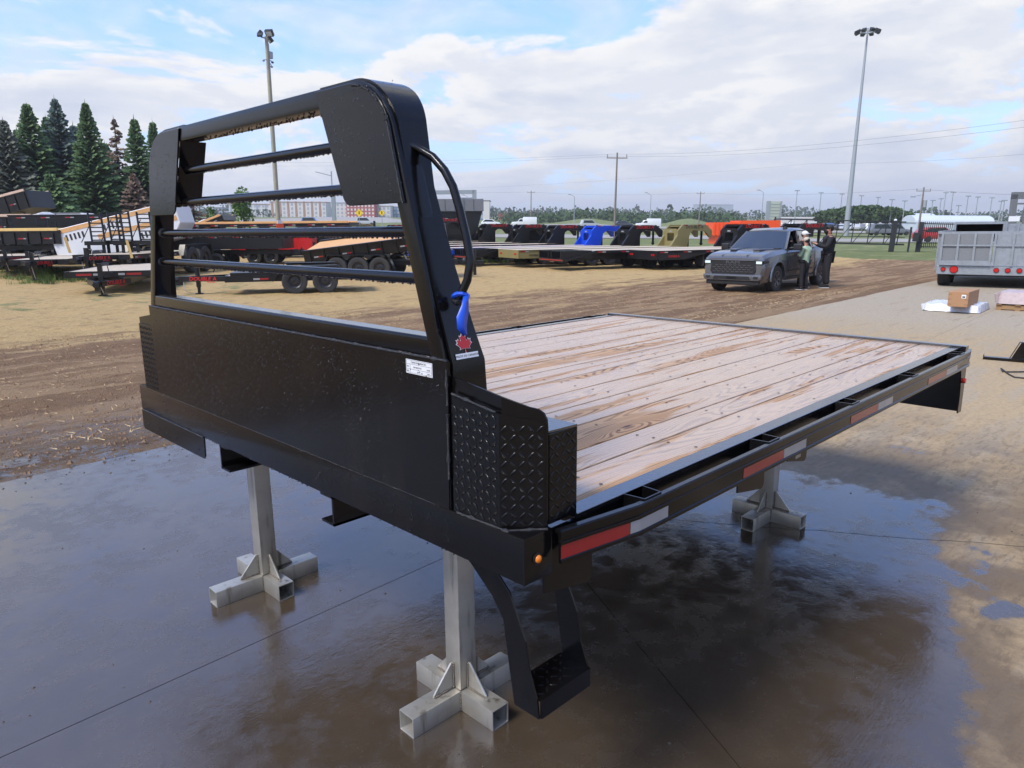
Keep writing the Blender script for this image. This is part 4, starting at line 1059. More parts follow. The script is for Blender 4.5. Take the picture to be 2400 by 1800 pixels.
dump(at_uv(640, 44), VR+pi*0+R(8), 'red dump trailer with one wheel showing left of the three-axle trailer', 4.4, 2.1, .8, .72, 0, TRD, PNK, None, False, 2, .39, tapez=.55)
dump(at_uv(520, 41), VR+R(2), 'black dump trailer with a ladder on its side behind the taped deckover', 6.6, 2.1, .75, .95, 0, TB, None, None, False, 2, .39, tapez=.75)
dump(at_uv(175, 47), VR+R(4), 'large plain black dump trailer under the spruces, left of the upright ramps', 5.6, 2.3, 1.2, 1.35, 0, TB, None, None, False, 2, .42, tapez=.9)
dump(at_uv(20, 44), VR, 'black dump trailer with a yellow side board along its top, at the left edge', 6.2, 2.2, .55, 1.2, 0, TB, None, YLW, True)
dump(at_uv(28, 50), VR+R(3), 'black dump trailer with two pale pink boards, behind the one with the yellow board', 3.6, 2.2, .85, 1.55, 0, TB, None, PNK, True)
dump(at_uv(10, 54), VR+R(-2), 'black dump trailer with its ribbed body tipped up and a pale board on top', 5.4, 2.2, .9, 1.75, R(13), TB, None, PNK, True)
dump(at_uv(480, 52), VR+R(0), 'black tipped trailer with a steep orange plank deck, seen between two headboard tubes', 3.8, 2.2, .25, 1.0, R(20), TB, ORW, ORW, False, wfend=False)
dump(at_uv(640, 50), VR+R(-3), 'long black trailer with an orange plank deck running behind the second tube', 10.5, 2.3, .12, 1.95, 0, TB, ORW, ORW, False, 3, wfend=False)
dump(at_uv(340, 60), VR+R(3), 'black hopper trailer with a white gable tarp below the brown spruce', 3.6, 2.2, 1.2, 1.1, 0, TB, None, None, False)
# upright orange flag on the end of the long plank deck
p = far_pt(655, 47); o = MB().box(-.25, -.02, 0, .25, .02, .42).build('marker_flag', TOR, bevel=.01); o.location = (p.x, p.y, p.z+1.75); tag(o, 'orange warning flag hung at the end of the long orange plank deck', 'flag')
m = MB(); m.box(-.16, -.03, .42, .16, .03, .62); q = m.build('flag_holder', TWH, o)
# white box bodies at the back
def box_trailer(loc, rz, label, L, W, h, z0=.7, paint=TWH, v=False):
    t = empty('enclosed_trailer', loc, rz, label=label, cat='trailer', group='white enclosed trailers below the spruces')
    pts = [(-L/2, z0), (L/2, z0), (L/2+.5, z0+h*.35), (L/2+.35, z0+h*.9), (L/2, z0+h), (-L/2, z0+h)]
    m = MB(); m.prism(pts, 'y', -W/2, W/2); m.build('body', paint, t, bevel=.04)
    m = MB(); m.box(-.03, -W/2-.012, z0, .03, -W/2-.001, z0+h); m.box(-L/2, -W/2-.02, z0+h-.05, L/2, -W/2, z0+h+.02); m.build('trim', GRY, t, kind='stuff')
    for x in (-.45, .45):
        for s in (-1, 1): wheel(t, x-.4, s*(W/2-.15), .36, .2, s)
    return t
box_trailer(at_uv(148, 64), VR+R(6), 'white enclosed trailer with two panels, left of the pair under the spruces', 3.4, 2.0, 1.5, 1.2)
box_trailer(at_uv(232, 64), VR+R(3), 'white enclosed trailer behind the first pair of upright ramps', 3.2, 2.0, 1.35, 1.15)
box_trailer(at_uv(20, 62), VR+R(4), 'white flat-topped trailer at the left edge under the spruces', 4.6, 2.0, 1.55, 1.2)
p = far_pt(300, 57); m = MB(); m.add([(-1.9, -1, 0), (1.3, -1, .15), (1.9, -1, .65), (-1.6, -1, .75), (-.2, 0, .0), (1.9, 1, .65), (-1.6, 1, .75)], [(0, 1, 2, 3), (3, 2, 5, 6)])
# white tipped plant body with orange stripes
t = empty('tipped_trailer', at_uv(296, 41), VR+R(2), label='white tipping trailer body with orange stripes, leaning up behind the upright ramps', cat='trailer')
b = empty('body', (0, 0, 0)); b.parent = t; reg(b, t); b.matrix_local = Matrix.Translation((-3.0, 0, .55)) @ Matrix.Rotation(-R(13), 4, 'Y')
m = MB(); m.prism([(0, 0), (.3, -.35), (5.6, -.35), (6.2, .3), (6.2, 1.35), (0, 1.35)], 'y', -.9, .9); m.build('shell', TWH, b, bevel=.03)
for x0, x1, z0, z1 in ((.05, 6.1, 1.12, 1.32), (2.2, 6.1, .45, .68)):
    m = MB(); m.box(x0, -.915, z0, x1, -.902, z1); m.build('orange_stripe', ORW, b)
for k in range(5):
    for bx, bz in ((.7, .72), (2.6, .78), (4.2, .0)):
        m = MB(); m.box(bx+k*.2, -.912, bz, bx+.09+k*.2, -.902, bz+.28); m.build('slot', KTXT, b)
wheel(t, -.8, -.95, .36, .2, -1, rim=RIMS, key='s'); wheel(t, -.8, .95, .36, .2, 1, rim=RIMS, key='s')
t2 = empty('tipped_trailer', at_uv(415, 56), VR+R(2), label='white and orange tipped trailer with a silver wheel, showing through the headboard window', cat='trailer')
m = MB(); m.prism([(-2.4, .9), (1.4, 2.0), (2.2, 2.35), (2.2, 2.0), (.8, 1.2), (-2.4, .4)], 'y', -.9, .9); m.build('body', TWH, t2, bevel=.03)
m = MB(); m.prism([(-2.2, .62), (1.0, 1.55), (1.0, 1.36), (-2.2, .46)], 'y', -.915, -.902); m.build('orange_stripe', ORW, t2)
o = wheel(t2, .2, -1.0, .42, .2, -1, rim=RIMS, key='s2'); o.location.z = 1.15; m = MB(); m.box(-.1, -.9, 0, .1, .9, .9); m.build('axle_stand', TB, t2)
# far row of gooseneck trailers seen through the headboard window
for i, (u, dist, pt, lb) in enumerate(((500, 78, TB, 'far black gooseneck trailer left of the young tree'), (600, 76, TB, 'far black gooseneck trailer just left of the floodlight pole'), (690, 74, TB, 'far black gooseneck trailer right of the floodlight pole'), (760, 72, TB, 'far black gooseneck trailer in front of the road gantry post'), (815, 72, TTN, 'far tan gooseneck trailer below the red apartment block'), (900, 68, TB, 'far black gooseneck trailer below the yellow road signs'))):
    p = far_pt(u, dist); gooseneck((p.x-5.5, p.y+2, p.z-.25), R(-20), lb, pt, 'flat', 4.0, 6.0, group='far gooseneck trailers seen through the headboard window')
# tall dark hopper
t = empty('hopper_body', at_uv(1062, 56), VR+R(8), label='tall dark hopper body with a grey top, right of the headboard handle', cat='hopper')
m = MB(); m.prism([(-1.6, 1.3), (1.6, 1.3), (2.1, 3.0), (-2.1, 3.0)], 'y', -1.1, 1.1); m.build('lower_body', TB, t)
m = MB(); m.box(-2.2, -1.2, 3.0, 2.2, 1.2, 3.9); m.build('top_box', GRY, t, bevel=.03)
for x in (-1.4, -.7, 0, .7, 1.4):
    m = MB(); m.box(x-.04, -1.25, 3.0, x+.04, -1.2, 3.9); m.build('rib', GRY, t)
m = MB(); m.box(-2, -.9, .5, 2.4, .9, 1.3); m.build('chassis', TB, t)
for x in (-1, .1):
    for s in (-1, 1): wheel(t, x, s*.95, .48, .26, s)
# orange spreader behind the necks
t = empty('spreader_body', at_uv(1722, 60), VR+R(3), label='bright orange slatted spreader body behind the goosenecks, left of the grey pickup roof', cat='spreader')
m = MB(); m.box(-2.0, -1, 1.35, .0, 1, 2.3); m.box(-1.7, -.9, .7, -.3, .9, 1.35); m.build('hopper', TOR, t)
for i in range(6):
    m = MB(); m.box(-1.95+i*.3, -1.06, 1.3, -1.86+i*.3, -1.0, 2.25); m.build('rib', TOR, t)
m = MB(); m.box(0.0, -1.05, 1.5, 3.2, 1.05, 2.42); m.build('box', TOR, t)
m = MB(); m.box(.1, -.9, .6, 3.0, .9, 1.5); m.build('underframe', TB, t)
for x in (.6, 1.9):
    for s in (-1, 1): wheel(t, x, s*.95, .42, .24, s)
# small dark flatbed body between the necks
t = empty('mini_bed', at_uv(1262, 56), VR+R(5), label='small black box body with a flat roof standing above the goosenecks', cat='truck body')
m = MB(); m.box(-1.3, -1, 1.75, 1.5, 1, 1.9); m.box(1.1, -1, .9, 1.4, 1, 1.75); m.box(-1.3, -1, .9, -.9, 1, 1.75); m.box(-.9, .9, .9, 1.1, 1, 1.75); m.build('box', TB, t)
m = MB(); m.box(-1.3, -1, .0, 1.5, 1, .9); m.build('base', TB, t)
# things on the slab at the right --------------------------------------------
GALV = galv_mat('galvanised_sheet', (.20, .22, .24), (.36, .39, .42), .25); GALV.node_tree.nodes['Principled BSDF'].inputs['Metallic'].default_value = .35
MESHM = simple('expanded_mesh', (.17, .18, .19), .6, var=.3, scale=30)
t = empty('galvanised_trailer', (20.25, 4.62, 0), R(-80), label='galvanised livestock-sided trailer with ramp gate and round red lights at the right edge', cat='trailer')
sc = 1.0
m = MB(); m.box(0, .12, .33, 4.6, .18, .56); m.build('rear_bumper', GALV, t, bevel=.01)
m = MB(); m.box(.02, .18, .36, 4.58, 5.2, .44); m.build('floor', GALV, t)
m = MB(); m.box(.0, .19, .44, .05, 5.2, 1.38); m.build('side_wall', GALV, t)
for i in range(8):
    m = MB(); m.box(-.05, .3+i*.68, .44, .0, .37+i*.68, 1.40); m.build('side_post', GALV, t)
m = MB(); m.box(-.04, .12, 1.36, 4.6, .19, 1.42); m.box(-.05, .19, 1.38, .03, 5.2, 1.43); m.build('top_rail', GALV, t)
for k, (x0, x1) in enumerate(((.05, 1.18), (1.20, 2.02), (2.06, 4.6))):
    m = MB(); m.box(x0, .10, .58, x1, .13, 1.36); m.build('gate_sheet', MESHM if k == 0 else GALV, t)
    n = {0: 3, 1: 2, 2: 5}[k]
    for i in range(n+1):
        x = x0+(x1-x0-.05)*i/n; m = MB(); m.box(x, .065, .58, x+.05, .10, 1.36); m.build('gate_bar', GALV, t)
    m = MB(); m.box(x0, .06, 1.05, x1, .099, 1.09); m.build('gate_bar', GALV, t)
m = MB(); m.box(.05, .055, .57, 1.18, .10, .69); m.build('ramp_foot', GALV, t)
for x, r_ in ((.16, .045), (.40, .085), (1.32, .05), (1.56, .05), (1.80, .05), (2.80, .09)):
    m = MB(); m.cyl((x, .12, .46), (x, .095, .46), r_+.012, 16); o = m.build('light_housing', TB, t); m = MB(); m.cyl((x, .095, .46), (x, .088, .46), r_, 16); m.build('lens', RLENS, o)
lettering('lettering', 'Trail-Craft', .12, RTXT, t, fmat((2.28, .112, .46), (1, 0, 0), (0, 0, 1)), .003, sx=1.1, shear=.3)
for y in (1.0, 2.0):
    wheel(t, .14, y-.15, .33, .3, -1, key='g')
t.scale = (1, 1, 1)
# wheels of the trailer face along its own length, so turn them
for ch in CH[t.name]:
    if ch.name.startswith('wheel'): ch.matrix_local = Matrix.Translation((ch.location.x+.02, ch.location.y, .33)) @ Matrix.Rotation(R(90), 4, 'Z')
m = MB(); m.box(.3, .5, .28, 4.5, .62, .36); m.box(.2, 1.0, .3, 4.5, 1.15, .4); m.build('axle', TB, t)
# second galvanised unit behind it
t = empty('galvanised_hopper', at_uv(2359, 26.5), R(-78), label='galvanised box body with an open dark bay, standing behind the livestock trailer', cat='trailer body')
m = MB(); m.box(-1.32, 0, 1.60, 0, 1.6, 1.67); m.box(-1.32, 0, 1.15, -1.26, 1.6, 1.60); m.box(-.06, 0, 1.15, 0, 1.6, 1.60); m.build('bay_frame', GALV, t)
m = MB(); m.box(-1.26, 1.2, 1.15, -.06, 1.25, 1.60); m.box(-1.32, 0, 1.08, 1.6, 1.6, 1.15); m.build('bay_back', DK, t)
m = MB(); m.box(.04, -.02, 1.1, 1.8, 1.6, 1.60); m.build('box', GALV, t)
for x in (.0, .3, .6, .9):
    m = MB(); m.box(x, -.06, 1.1, x+.045, -.02, 1.66); m.build('upright', GALV, t)
m = MB(); m.box(.05, -.05, 1.67, .32, .2, 1.82); m.build('light_box', TWH, t)
m = MB(); m.box(-1.2, .1, 0, -1.1, .2, 1.1); m.build('leg', GALV, t); m = MB(); m.box(1.4, .1, 0, 1.5, .2, 1.1); m.build('leg', GALV, t)
t = empty('steel_frame_tower', at_uv(2392, 60), VR, label='tall grey steel frame rising behind the galvanised trailer in the upper right', cat='frame')
for x0, x1, z0, z1 in ((-.75, -.45, 0, 3.9), (.2, .42, 0, 3.6), (-.75, 1.8, 3.6, 4.05), (1.3, 1.6, 0, 3.6), (-.45, 1.8, 3.25, 3.35)):
    m = MB(); m.box(x0, -.15, z0, x1, .15, z1); m.build('beam', GRY, t)
# cartons on sheeted pallets
CARD = simple('cardboard', (.36, .20, .10), .75, var=.08, scale=3); CARDT = simple('cardboard_tape', (.24, .13, .065), .5); SHEET = simple('white_plastic_sheet', (.60, .62, .66), .28, var=.12, scale=9, bump=.3); PALW = simple('pallet_wood', (.30, .18, .085), .7, var=.25)
def wrapped_pallet(loc, rz, label, L, W, h, seed, mat=SHEET):
    random.seed(seed); t = empty('wrapped_pallet', loc, rz, label=label, cat='pallet', group=None); n, k = 26, 18; vs = []
    for i in range(n+1):
        for j in range(k+1):
            a, b = i/n-.5, j/k-.5; ed = max(abs(a), abs(b))*2
            z = h-.004*fn(a*4, b*5)+.03*fn(a*7, b*9, seed)+.018*abs(fn(a*21, b*17, seed+3))
            if ed > .93: z = .012+(h-.03)*max(0, (1-ed)/.07)*.9
            vs.append((a*L*(1+.02*fn(b*9, seed)), b*W*(1+.03*fn(a*9, seed, 4)), z))
    m = MB(); m.add(vs, [(i*(k+1)+j, (i+1)*(k+1)+j, (i+1)*(k+1)+j+1, i*(k+1)+j+1) for i in range(n) for j in range(k)]); m.build('sheet', mat, t, smooth=50)
    for y in (-.28, .28):
        m = MB(); m.box(-L/2+.02, y*W/.9-.04, .002, L/2-.02, y*W/.9+.04, h-.05); m.build('runner', PALW, t)
    m = MB()
    for i in range(9):
        x = -L/2*.98; y = -W/2+W*i/8; m.bar((x, y, .02), (x-.03-.03*random.random(), y+random.uniform(-.05, .05), h*.9), .02, .04)
    m.build('loose_edge', mat, t, kind='stuff'); return t
pa, pb, pc = g2(2162, 728), g2(2295, 736), g2(2316, 723)
dx = (pb-pa); rzp = math.atan2(dx.y, dx.x); L_ = dx.length; 
nv = Vector((-sin(rzp), cos(rzp), 0)); W_ = 1.05
cen = (pa+pb)/2+nv*W_/2
wrapped_pallet((cen.x, cen.y, 0), rzp, 'low pallet under white plastic sheet with a brown carton on it', L_, W_, .13, 1)
t = empty('carton', (0, 0, 0), label='large brown cardboard carton with a small printed label, on the sheeted pallet', cat='box')
ca, cbb = Vector((13.983, 2.704, 0)), Vector((14.086, 2.399, 0)); ex = (cbb-ca); wx = ex.length; rzc = math.atan2(ex.y, ex.x); dy = 1.0
hc = .275; rzc = R(-87)
t.matrix_world = Matrix.Translation((ca.x, ca.y, .128)) @ Matrix.Rotation(rzc, 4, 'Z')
m = MB(); m.box(0, 0, 0, wx, dy*.28, hc); m.build('front_carton', CARD, t, bevel=.006)
for k in range(3):
    m = MB(); m.box(.004*k, dy*(.285+.24*k), 0, wx-.004*k, dy*(.285+.24*(k+1))-.006, hc-.003*k); m.build('carton_slice', CARD, t, bevel=.004)
m = MB(); m.box(wx*.66, -.002, .16, wx*.88, -.0005, .225); o = m.build('printed_label', WHITEV, t); m = MB(); m.box(wx*.70, -.0035, .172, wx*.84, -.0022, .198); m.build('barcode', INK, o)
for x in (0.0, wx-.06):
    for z in (.04, .13, .22):
        m = MB(); m.box(x, -.0012, z, x+.06, -.0003, z+.013); m.build('staple_strip', CARDT, t)
pd = g2(2330, 726); dx2 = Vector((cos(rzp), sin(rzp), 0)); c2 = pd+dx2*.62+nv*.45
wrapped_pallet((c2.x, c2.y, .11), rzp, 'pinkish wrapped load on a wooden pallet at the right edge', 1.2, .9, .22, 4, simple('pink_wrap', (.45, .36, .35), .35, var=.3, scale=14, bump=.3))
t = empty('wooden_pallet', (c2.x, c2.y, 0), rzp, label='bare wooden pallet under the pinkish wrapped load at the right edge', cat='pallet')
for y in (-.42, 0, .38):
    m = MB(); m.box(-.6, y, .015, .6, y+.05, .095); m.build('runner', PALW, t)
for x in (-.6, -.3, 0, .3, .52):
    m = MB(); m.box(x, -.45, .0955, x+.09, .45, .109); m.build('slat', PALW, t); m = MB(); m.box(x, -.45, .0, x+.09, .45, .0145); m.build('slat', PALW, t)
# black hitch frame with lozenge holes and a cable on the slab
pe = g2(2304, 841); pf = g2(2400, 849); dx = pf-pe; rzh = math.atan2(dx.y, dx.x)
t = empty('hitch_frame', (pe.x, pe.y, 0), rzh, label='black steel hitch frame with a lozenge hole lying on the concrete at the right edge', cat='hitch')
m = MB(); m.box(0, -.045, 0, 1.5, .045, .035); m.box(0, -.045, .035, .006, .045, .06); m.build('base_rail', BLK, t)
outer = [(.28, .036), (.36, .23), (1.15, .23), (1.23, .036)]
def dens(p, n=6):
    q = []
    for i in range(len(p)):
        a, b = p[i], p[(i+1) % len(p)]
        for k in range(n): q.append((a[0]+(b[0]-a[0])*k/n, a[1]+(b[1]-a[1])*k/n))
    return q
o4 = dens([(.28, .036), (.36, .23), (.72, .23), (.72, .036)], 5); ce = (.53, .132); i4 = []
lz = dens([(.40, .132), (.53, .185), (.66, .132), (.53, .08)], 5)
import itertools
def ringfix(o_, i_, c):
    ang = lambda p: math.atan2(p[1]-c[1], p[0]-c[0]); return sorted(o_, key=ang), sorted(i_, key=ang)
a_, b_ = ringfix(o4, lz, ce); m = MB(); m.ring(a_, b_, 'y', .0, .012); m.build('side_plate', BLK, t, fix=True)
m = MB(); m.prism([(.72, .036), (.72, .23), (1.15, .23), (1.23, .036)], 'y', 0, .012); m.build('side_plate', BLK, t)
m = MB(); m.bar((.265, 0, .036), (.345, 0, .235), .05, .012); m.bar((.345, .0, .236), (1.2, .0, .236), .055, .01); m.build('flange', STRIP, t)
for x in (.52, .60):
    m = MB(); m.cyl((x, .0, .24), (x, .0, .30), .012, 8); m.build('stud', BLK, t)
pts = [g2(2346, 866)+Vector((0, 0, .012)), g2(2350, 873)+Vector((0, 0, .012)), g2(2358, 874)+Vector((0, 0, .012)), g2(2380, 874)+Vector((0, 0, .012)), g2(2430, 873)+Vector((0, 0, .012))]
m = MB(); m.tube(pts, .008, 6); pts2 = [g2(2347, 866), g2(2356, 873), g2(2364, 879), g2(2378, 886), g2(2400, 888), g2(2440, 889)]; m.tube([p+Vector((0, 0, .009)) for p in pts2], .008, 6)
tag(m.build('cable', RUB), 'thin black cable looped on the concrete below the hitch frame', 'cable')
random.seed(11)

def up_ramp(u, v, tv, dist, label):
    p = far_pt(u, dist); z0, z1 = hgt(v, u, dist), hgt(tv, u, dist); t = empty('loading_ramp', (p.x, p.y, p.z), VR+R(6), label=label, cat='ramp', group='upright black ladder ramps on the parked trailers')
    for x in (-.26, .26):
        m = MB(); m.bar((x+.15, 0, z0), (x, .25, z1), .07, .09); m.build('side_rail', TB, t)
    n = 7
    for i in range(n):
        f = (i+.5)/n; m = MB(); m.bar((-.26+.15*(1-f), .25*f, z0+(z1-z0)*f), (.26+.15*(1-f), .25*f, z0+(z1-z0)*f), .05, .05); m.build('rung', TB, t)
    m = MB(); m.bar((-.5, -.1, z0), (-.1, .2, z0+(z1-z0)*.75), .03, .03); m.build('prop', TB, t)
    m = MB(); m.box(-.35, -.2, z0-.12, .5, .2, z0+.05); m.box(-.3, -.1, 0, -.2, 0, z0-.12); m.box(.3, -.1, 0, .4, 0, z0-.12); m.build('hinge_block', TB, t, kind='stuff')
up_ramp(216, 568, 498, 36, 'upright black ladder ramp, leftmost, in front of the white tipped body')
up_ramp(262, 566, 495, 36, 'upright black ladder ramp, second from the left'); up_ramp(282, 568, 496, 37, 'upright black ladder ramp, third from the left'); up_ramp(331, 566, 497, 36, 'upright black ladder ramp, rightmost, beside the headboard leg')
# ------------------------------------------------------------------ pickup truck
GREYP = NT('metallic_grey_paint'); GREYP = GREYP.set(col=GREYP.mix(GREYP.noise(GREYP.obj, 3, 4), (.15, .158, .175), (.19, .198, .215)), rough=.27, metal=.7, coat=.6, coatr=.08)
GLASS = NT('tinted_glass').set(col=(.014, .024, .04), rough=.04, ior=1.6, coat=1., coatr=.02)
BPLA = simple('black_plastic', (.014, .014, .015), .42); ALLOY = simple('dark_alloy', (.16, .16, .17), .35, metal=.7); LAMP = simple('headlamp_glass', (.55, .62, .66), .1, spec=.8)
def loft(m, secs, cap=True):
    """mirrored half sections: list of (x, [(y, z)...]) from the sill to the centre top"""
    rings = []
    for x, h in secs:
        r = [(x, y, z) for y, z in h]+[(x, -y, z) for y, z in h[::-1] if y > 1e-6]
        rings.append(r)
    n = len(rings[0]); vs = [v for r in rings for v in r]; fs = []
    for i in range(len(rings)-1):
        for j in range(n): fs.append((i*n+j, i*n+(j+1) % n, (i+1)*n+(j+1) % n, (i+1)*n+j))
    if cap: fs += [tuple(range(n))[::-1], tuple(range((len(rings)-1)*n, len(rings)*n))]
    return m.add(vs, fs)
def boolean_cut(o, cutters):
    for c in cutters:
        md = o.modifiers.new('b', 'BOOLEAN'); md.operation = 'DIFFERENCE'; md.object = c; md.solver = 'EXACT'
    bpy.context.view_layer.update(); dg = bpy.context.evaluated_depsgraph_get(); me = bpy.data.meshes.new_from_object(o.evaluated_get(dg))
    o.modifiers.clear(); o.data = me
    for c in cutters: bpy.data.objects.remove(c)
def pickup():
    fl, rl = g2(1808, 684), g2(1914.6, 666); d = fl-rl; d.z = 0; sc = d.length/3.67; sc = max(.86, min(1.0, sc)); hd = math.atan2(d.y, d.x)
    t = empty('pickup_truck', (0, 0, 0), label='dark grey crew cab pickup truck with lit headlights and people at its side', cat='pickup truck')
    # near-side wheels are on the left flank (+y)
    fx, ry, wy = 1.95, -1.72, .86
    c, s_ = cos(hd), sin(hd); ctr = fl-Vector((c*fx-s_*wy, s_*fx+c*wy, 0))*sc
    z = gz(ctr.x, ctr.y)-.02
    t.matrix_world = Matrix.Translation((ctr.x, ctr.y, z)) @ Matrix.Rotation(hd, 4, 'Z') @ Matrix.Scale(sc, 4)
    secs = [(2.90, [(0, .30), (.72, .32), (.86, .44), (.90, .80), (.86, 1.00), (.80, 1.06), (0, 1.08)]),
            (2.82, [(0, .28), (.84, .30), (.95, .44), (.98, .80), (.94, 1.06), (.86, 1.13), (0, 1.15)]),
            (2.55, [(0, .28), (.94, .34), (1.00, .48), (1.02, .82), (.99, 1.10), (.90, 1.20), (0, 1.22)]),
            (2.0, [(0, .28), (.95, .36), (1.005, .50), (1.03, .84), (1.0, 1.15), (.89, 1.265), (0, 1.29)]),
            (1.45, [(0, .28), (.94, .36), (1.0, .50), (1.02, .84), (1.0, 1.18), (.87, 1.30), (0, 1.335)]),
            (1.22, [(0, .28), (.94, .36), (1.0, .50), (1.015, .84), (1.0, 1.20), (.93, 1.29), (0, 1.31)]),
            (-1.05, [(0, .28), (.94, .38), (1.0, .52), (1.015, .86), (1.0, 1.23), (.94, 1.30), (0, 1.30)]),
            (-1.12, [(0, .28), (.95, .38), (1.0, .52), (1.03, .86), (1.01, 1.26), (.97, 1.34), (0, 1.34)]),
            (-2.60, [(0, .35), (.95, .42), (1.0, .56), (1.03, .88), (1.0, 1.30), (.96, 1.36), (0, 1.36)]),
            (-2.70, [(0, .45), (.90, .48), (.95, .6), (.98, .88), (.96, 1.28), (.92, 1.34), (0, 1.34)])]
    m = MB(); loft(m, secs); b = m.build('body', GREYP, fix=True)
    cut = []
    for x in (1.95, -1.72):
        for s in (-1, 1):
            q = MB(); q.cyl((x, s*.66, .44), (x, s*1.2, .44), .505, 28); cut.append(q.build('cut', None, fix=True))
    boolean_cut(b, cut); b.name = 'body'; b.parent = t; reg(b, t); b.data.materials.clear(); b.data.materials.append(GREYP)
    b.data.shade_smooth(); b.data.set_sharp_from_angle(angle=R(28))
    for x in (1.95, -1.72):
        for s in (-1, 1):
            m = MB(); n = 18; vs = []
            for i in range(n+1):
                a = R(-8)+R(196)*i/n
                for r_, y in ((.50, s*1.00), (.50, s*1.055), (.545, s*1.052), (.56, s*1.02)): vs.append((x+r_*cos(a), y, .44+r_*sin(a)))
            m.add(vs, [(4*i+k, 4*i+(k+1) % 4, 4*i+4+(k+1) % 4, 4*i+4+k) for i in range(n) for k in range(4)]); m.build('wheel_arch', GREYP, t, fix=True, smooth=40)
            wheel(t, x, s*.89, .415, .27, s, rim=ALLOY, key='spoke')
    # spokes
    for ch in list(CH[t.name]):
        if ch.name.startswith('wheel') and not ch.name.startswith('wheel_a'):
            m = MB()
            for i in range(6):
                a = 2*pi*i/6
                for da in (-.16, .16): m.bar((.06*cos(a), .09, .06*sin(a)), (.235*cos(a+da), .115, .235*sin(a+da)), .035, .03, up=(0, 1, 0))
            m.build('spoke', ALLOY, ch, kind='stuff')
    # cab: roof, pillars, glass
    m = MB(); rs = [(.52, [(0, 1.83), (.68, 1.80), (.70, 1.82), (.62, 1.87), (0, 1.90)]), (.15, [(0, 1.86), (.72, 1.86), (.74, 1.88), (.64, 1.94), (0, 1.965)]), (-.55, [(0, 1.86), (.72, 1.86), (.74, 1.88), (.64, 1.945), (0, 1.97)]), (-.86, [(0, 1.84), (.70, 1.82), (.72, 1.84), (.62, 1.90), (0, 1.93)])]
    loft(m, rs); m.build('roof', GREYP, t, fix=True, smooth=50)
    for s in (-1, 1):
        for p0, p1, w in (((1.22, s*.90, 1.28), (.50, s*.70, 1.83), .075), ((.02, s*.915, 1.28), (-.02, s*.72, 1.86), .10), ((-1.02, s*.90, 1.28), (-.84, s*.70, 1.86), .10)):
            m = MB(); m.bar(p0, p1, .06, w, up=(1, 0, 0)); m.build('pillar', GREYP, t)
        m = MB(); m.box(-1.05, s*.93-.035, 1.285, 1.2, s*.93+.035, 1.315); m.build('belt_line', BPLA, t)
        o_ = .006*s
        m = MB(); m.add([(-.07, s*.905+o_, 1.31), (-.93, s*.895+o_, 1.31), (-.80, s*.715+o_, 1.85), (-.07, s*.725+o_, 1.855)], [(0, 1, 2, 3)]); m.build('rear_window', SHEENG, t)
        if s < 0:
            m = MB(); m.add([(1.10, s*.905, 1.31), (.05, s*.915, 1.31), (.03, s*.725, 1.85), (.50, s*.70, 1.83)], [(0, 1, 2, 3)]); m.build('window', SHEENG, t)
    m = MB(); m.add([(1.27, .87, 1.30), (1.27, -.87, 1.30), (.535, -.69, 1.835), (.535, .69, 1.835), (1.36, 0, 1.32), (.58, 0, 1.865)], [(0, 4, 5, 3), (4, 1, 2, 5)]); m.build('windscreen', GLASS, t, smooth=60)
    m = MB(); m.add([(-1.03, .85, 1.33), (-1.03, -.85, 1.33), (-.86, -.67, 1.83), (-.86, .67, 1.83)], [(0, 1, 2, 3)]); m.build('back_window', GLASS, t)
    m = MB(); m.box(.80, -.8, 1.20, 1.2, .8, 1.31); m.build('dashboard', BPLA, t)
    for s in (-1, 1):
        for x in (.05, -.75):
            m = MB(); m.box(x-.1, s*.42-.25, 1.2, x+.08, s*.42+.25, 1.60); m.box(x-.06, s*.42-.12, 1.60, x+.04, s*.42+.12, 1.78); m.build('seat', BPLA, t, bevel=.03)
    # nose
    m = MB(); m.prism([(-.68, .60), (.68, .60), (.74, .68), (.70, 1.00), (-.70, 1.00), (-.74, .68)], 'x', 2.895, 2.93); g_ = m.build('grille', BPLA, t, bevel=.008)
    m = MB()
    for r_ in range(4):
        for k in range(9):
            y = -.6+.15*k+(.075 if r_ % 2 else 0); z = .66+r_*.065
            if abs(y) < .64: m.bar((2.935, y-.05, z+.02), (2.935, y, z), .012, .012); m.bar((2.935, y, z), (2.935, y+.05, z+.02), .012, .012)
    m.build('grille_mesh', ALLOY, g_, kind='stuff')
    lettering('lettering', 'RAM', .12, ALLOY, t, fmat((2.934, 0, .945), (0, 1, 0), (0, 0, 1)), .006, sx=1.9)
    m = MB(); m.prism([(-.86, .40), (.86, .40), (.93, .46), (.95, .58), (-.95, .58), (-.93, .46)], 'x', 2.86, 2.985); m.build('bumper', GREYP, t, bevel=.02, seg=2, smooth=40)
    m = MB(); m.prism([(-.62, .43), (.62, .43), (.56, .53), (-.56, .53)], 'x', 2.984, 2.992); m.build('air_intake', BPLA, t)
    m = MB(); m.box(2.80, -.86, .27, 2.94, .86, .40); m.build('valance', BPLA, t, bevel=.02)
    m = MB(); m.box(1.24, -.80, 1.30, 1.34, .80, 1.335); m.build('wiper_cowl', BPLA, t); m = MB(); m.box(2.985, -.16, .44, 2.992, .16, .52); m.build('radar_panel', DK, t)
    m = MB(); m.box(2.93, -.70, .995, 2.955, .70, 1.03); m.build('grille_brow', GREYP, t, bevel=.008)
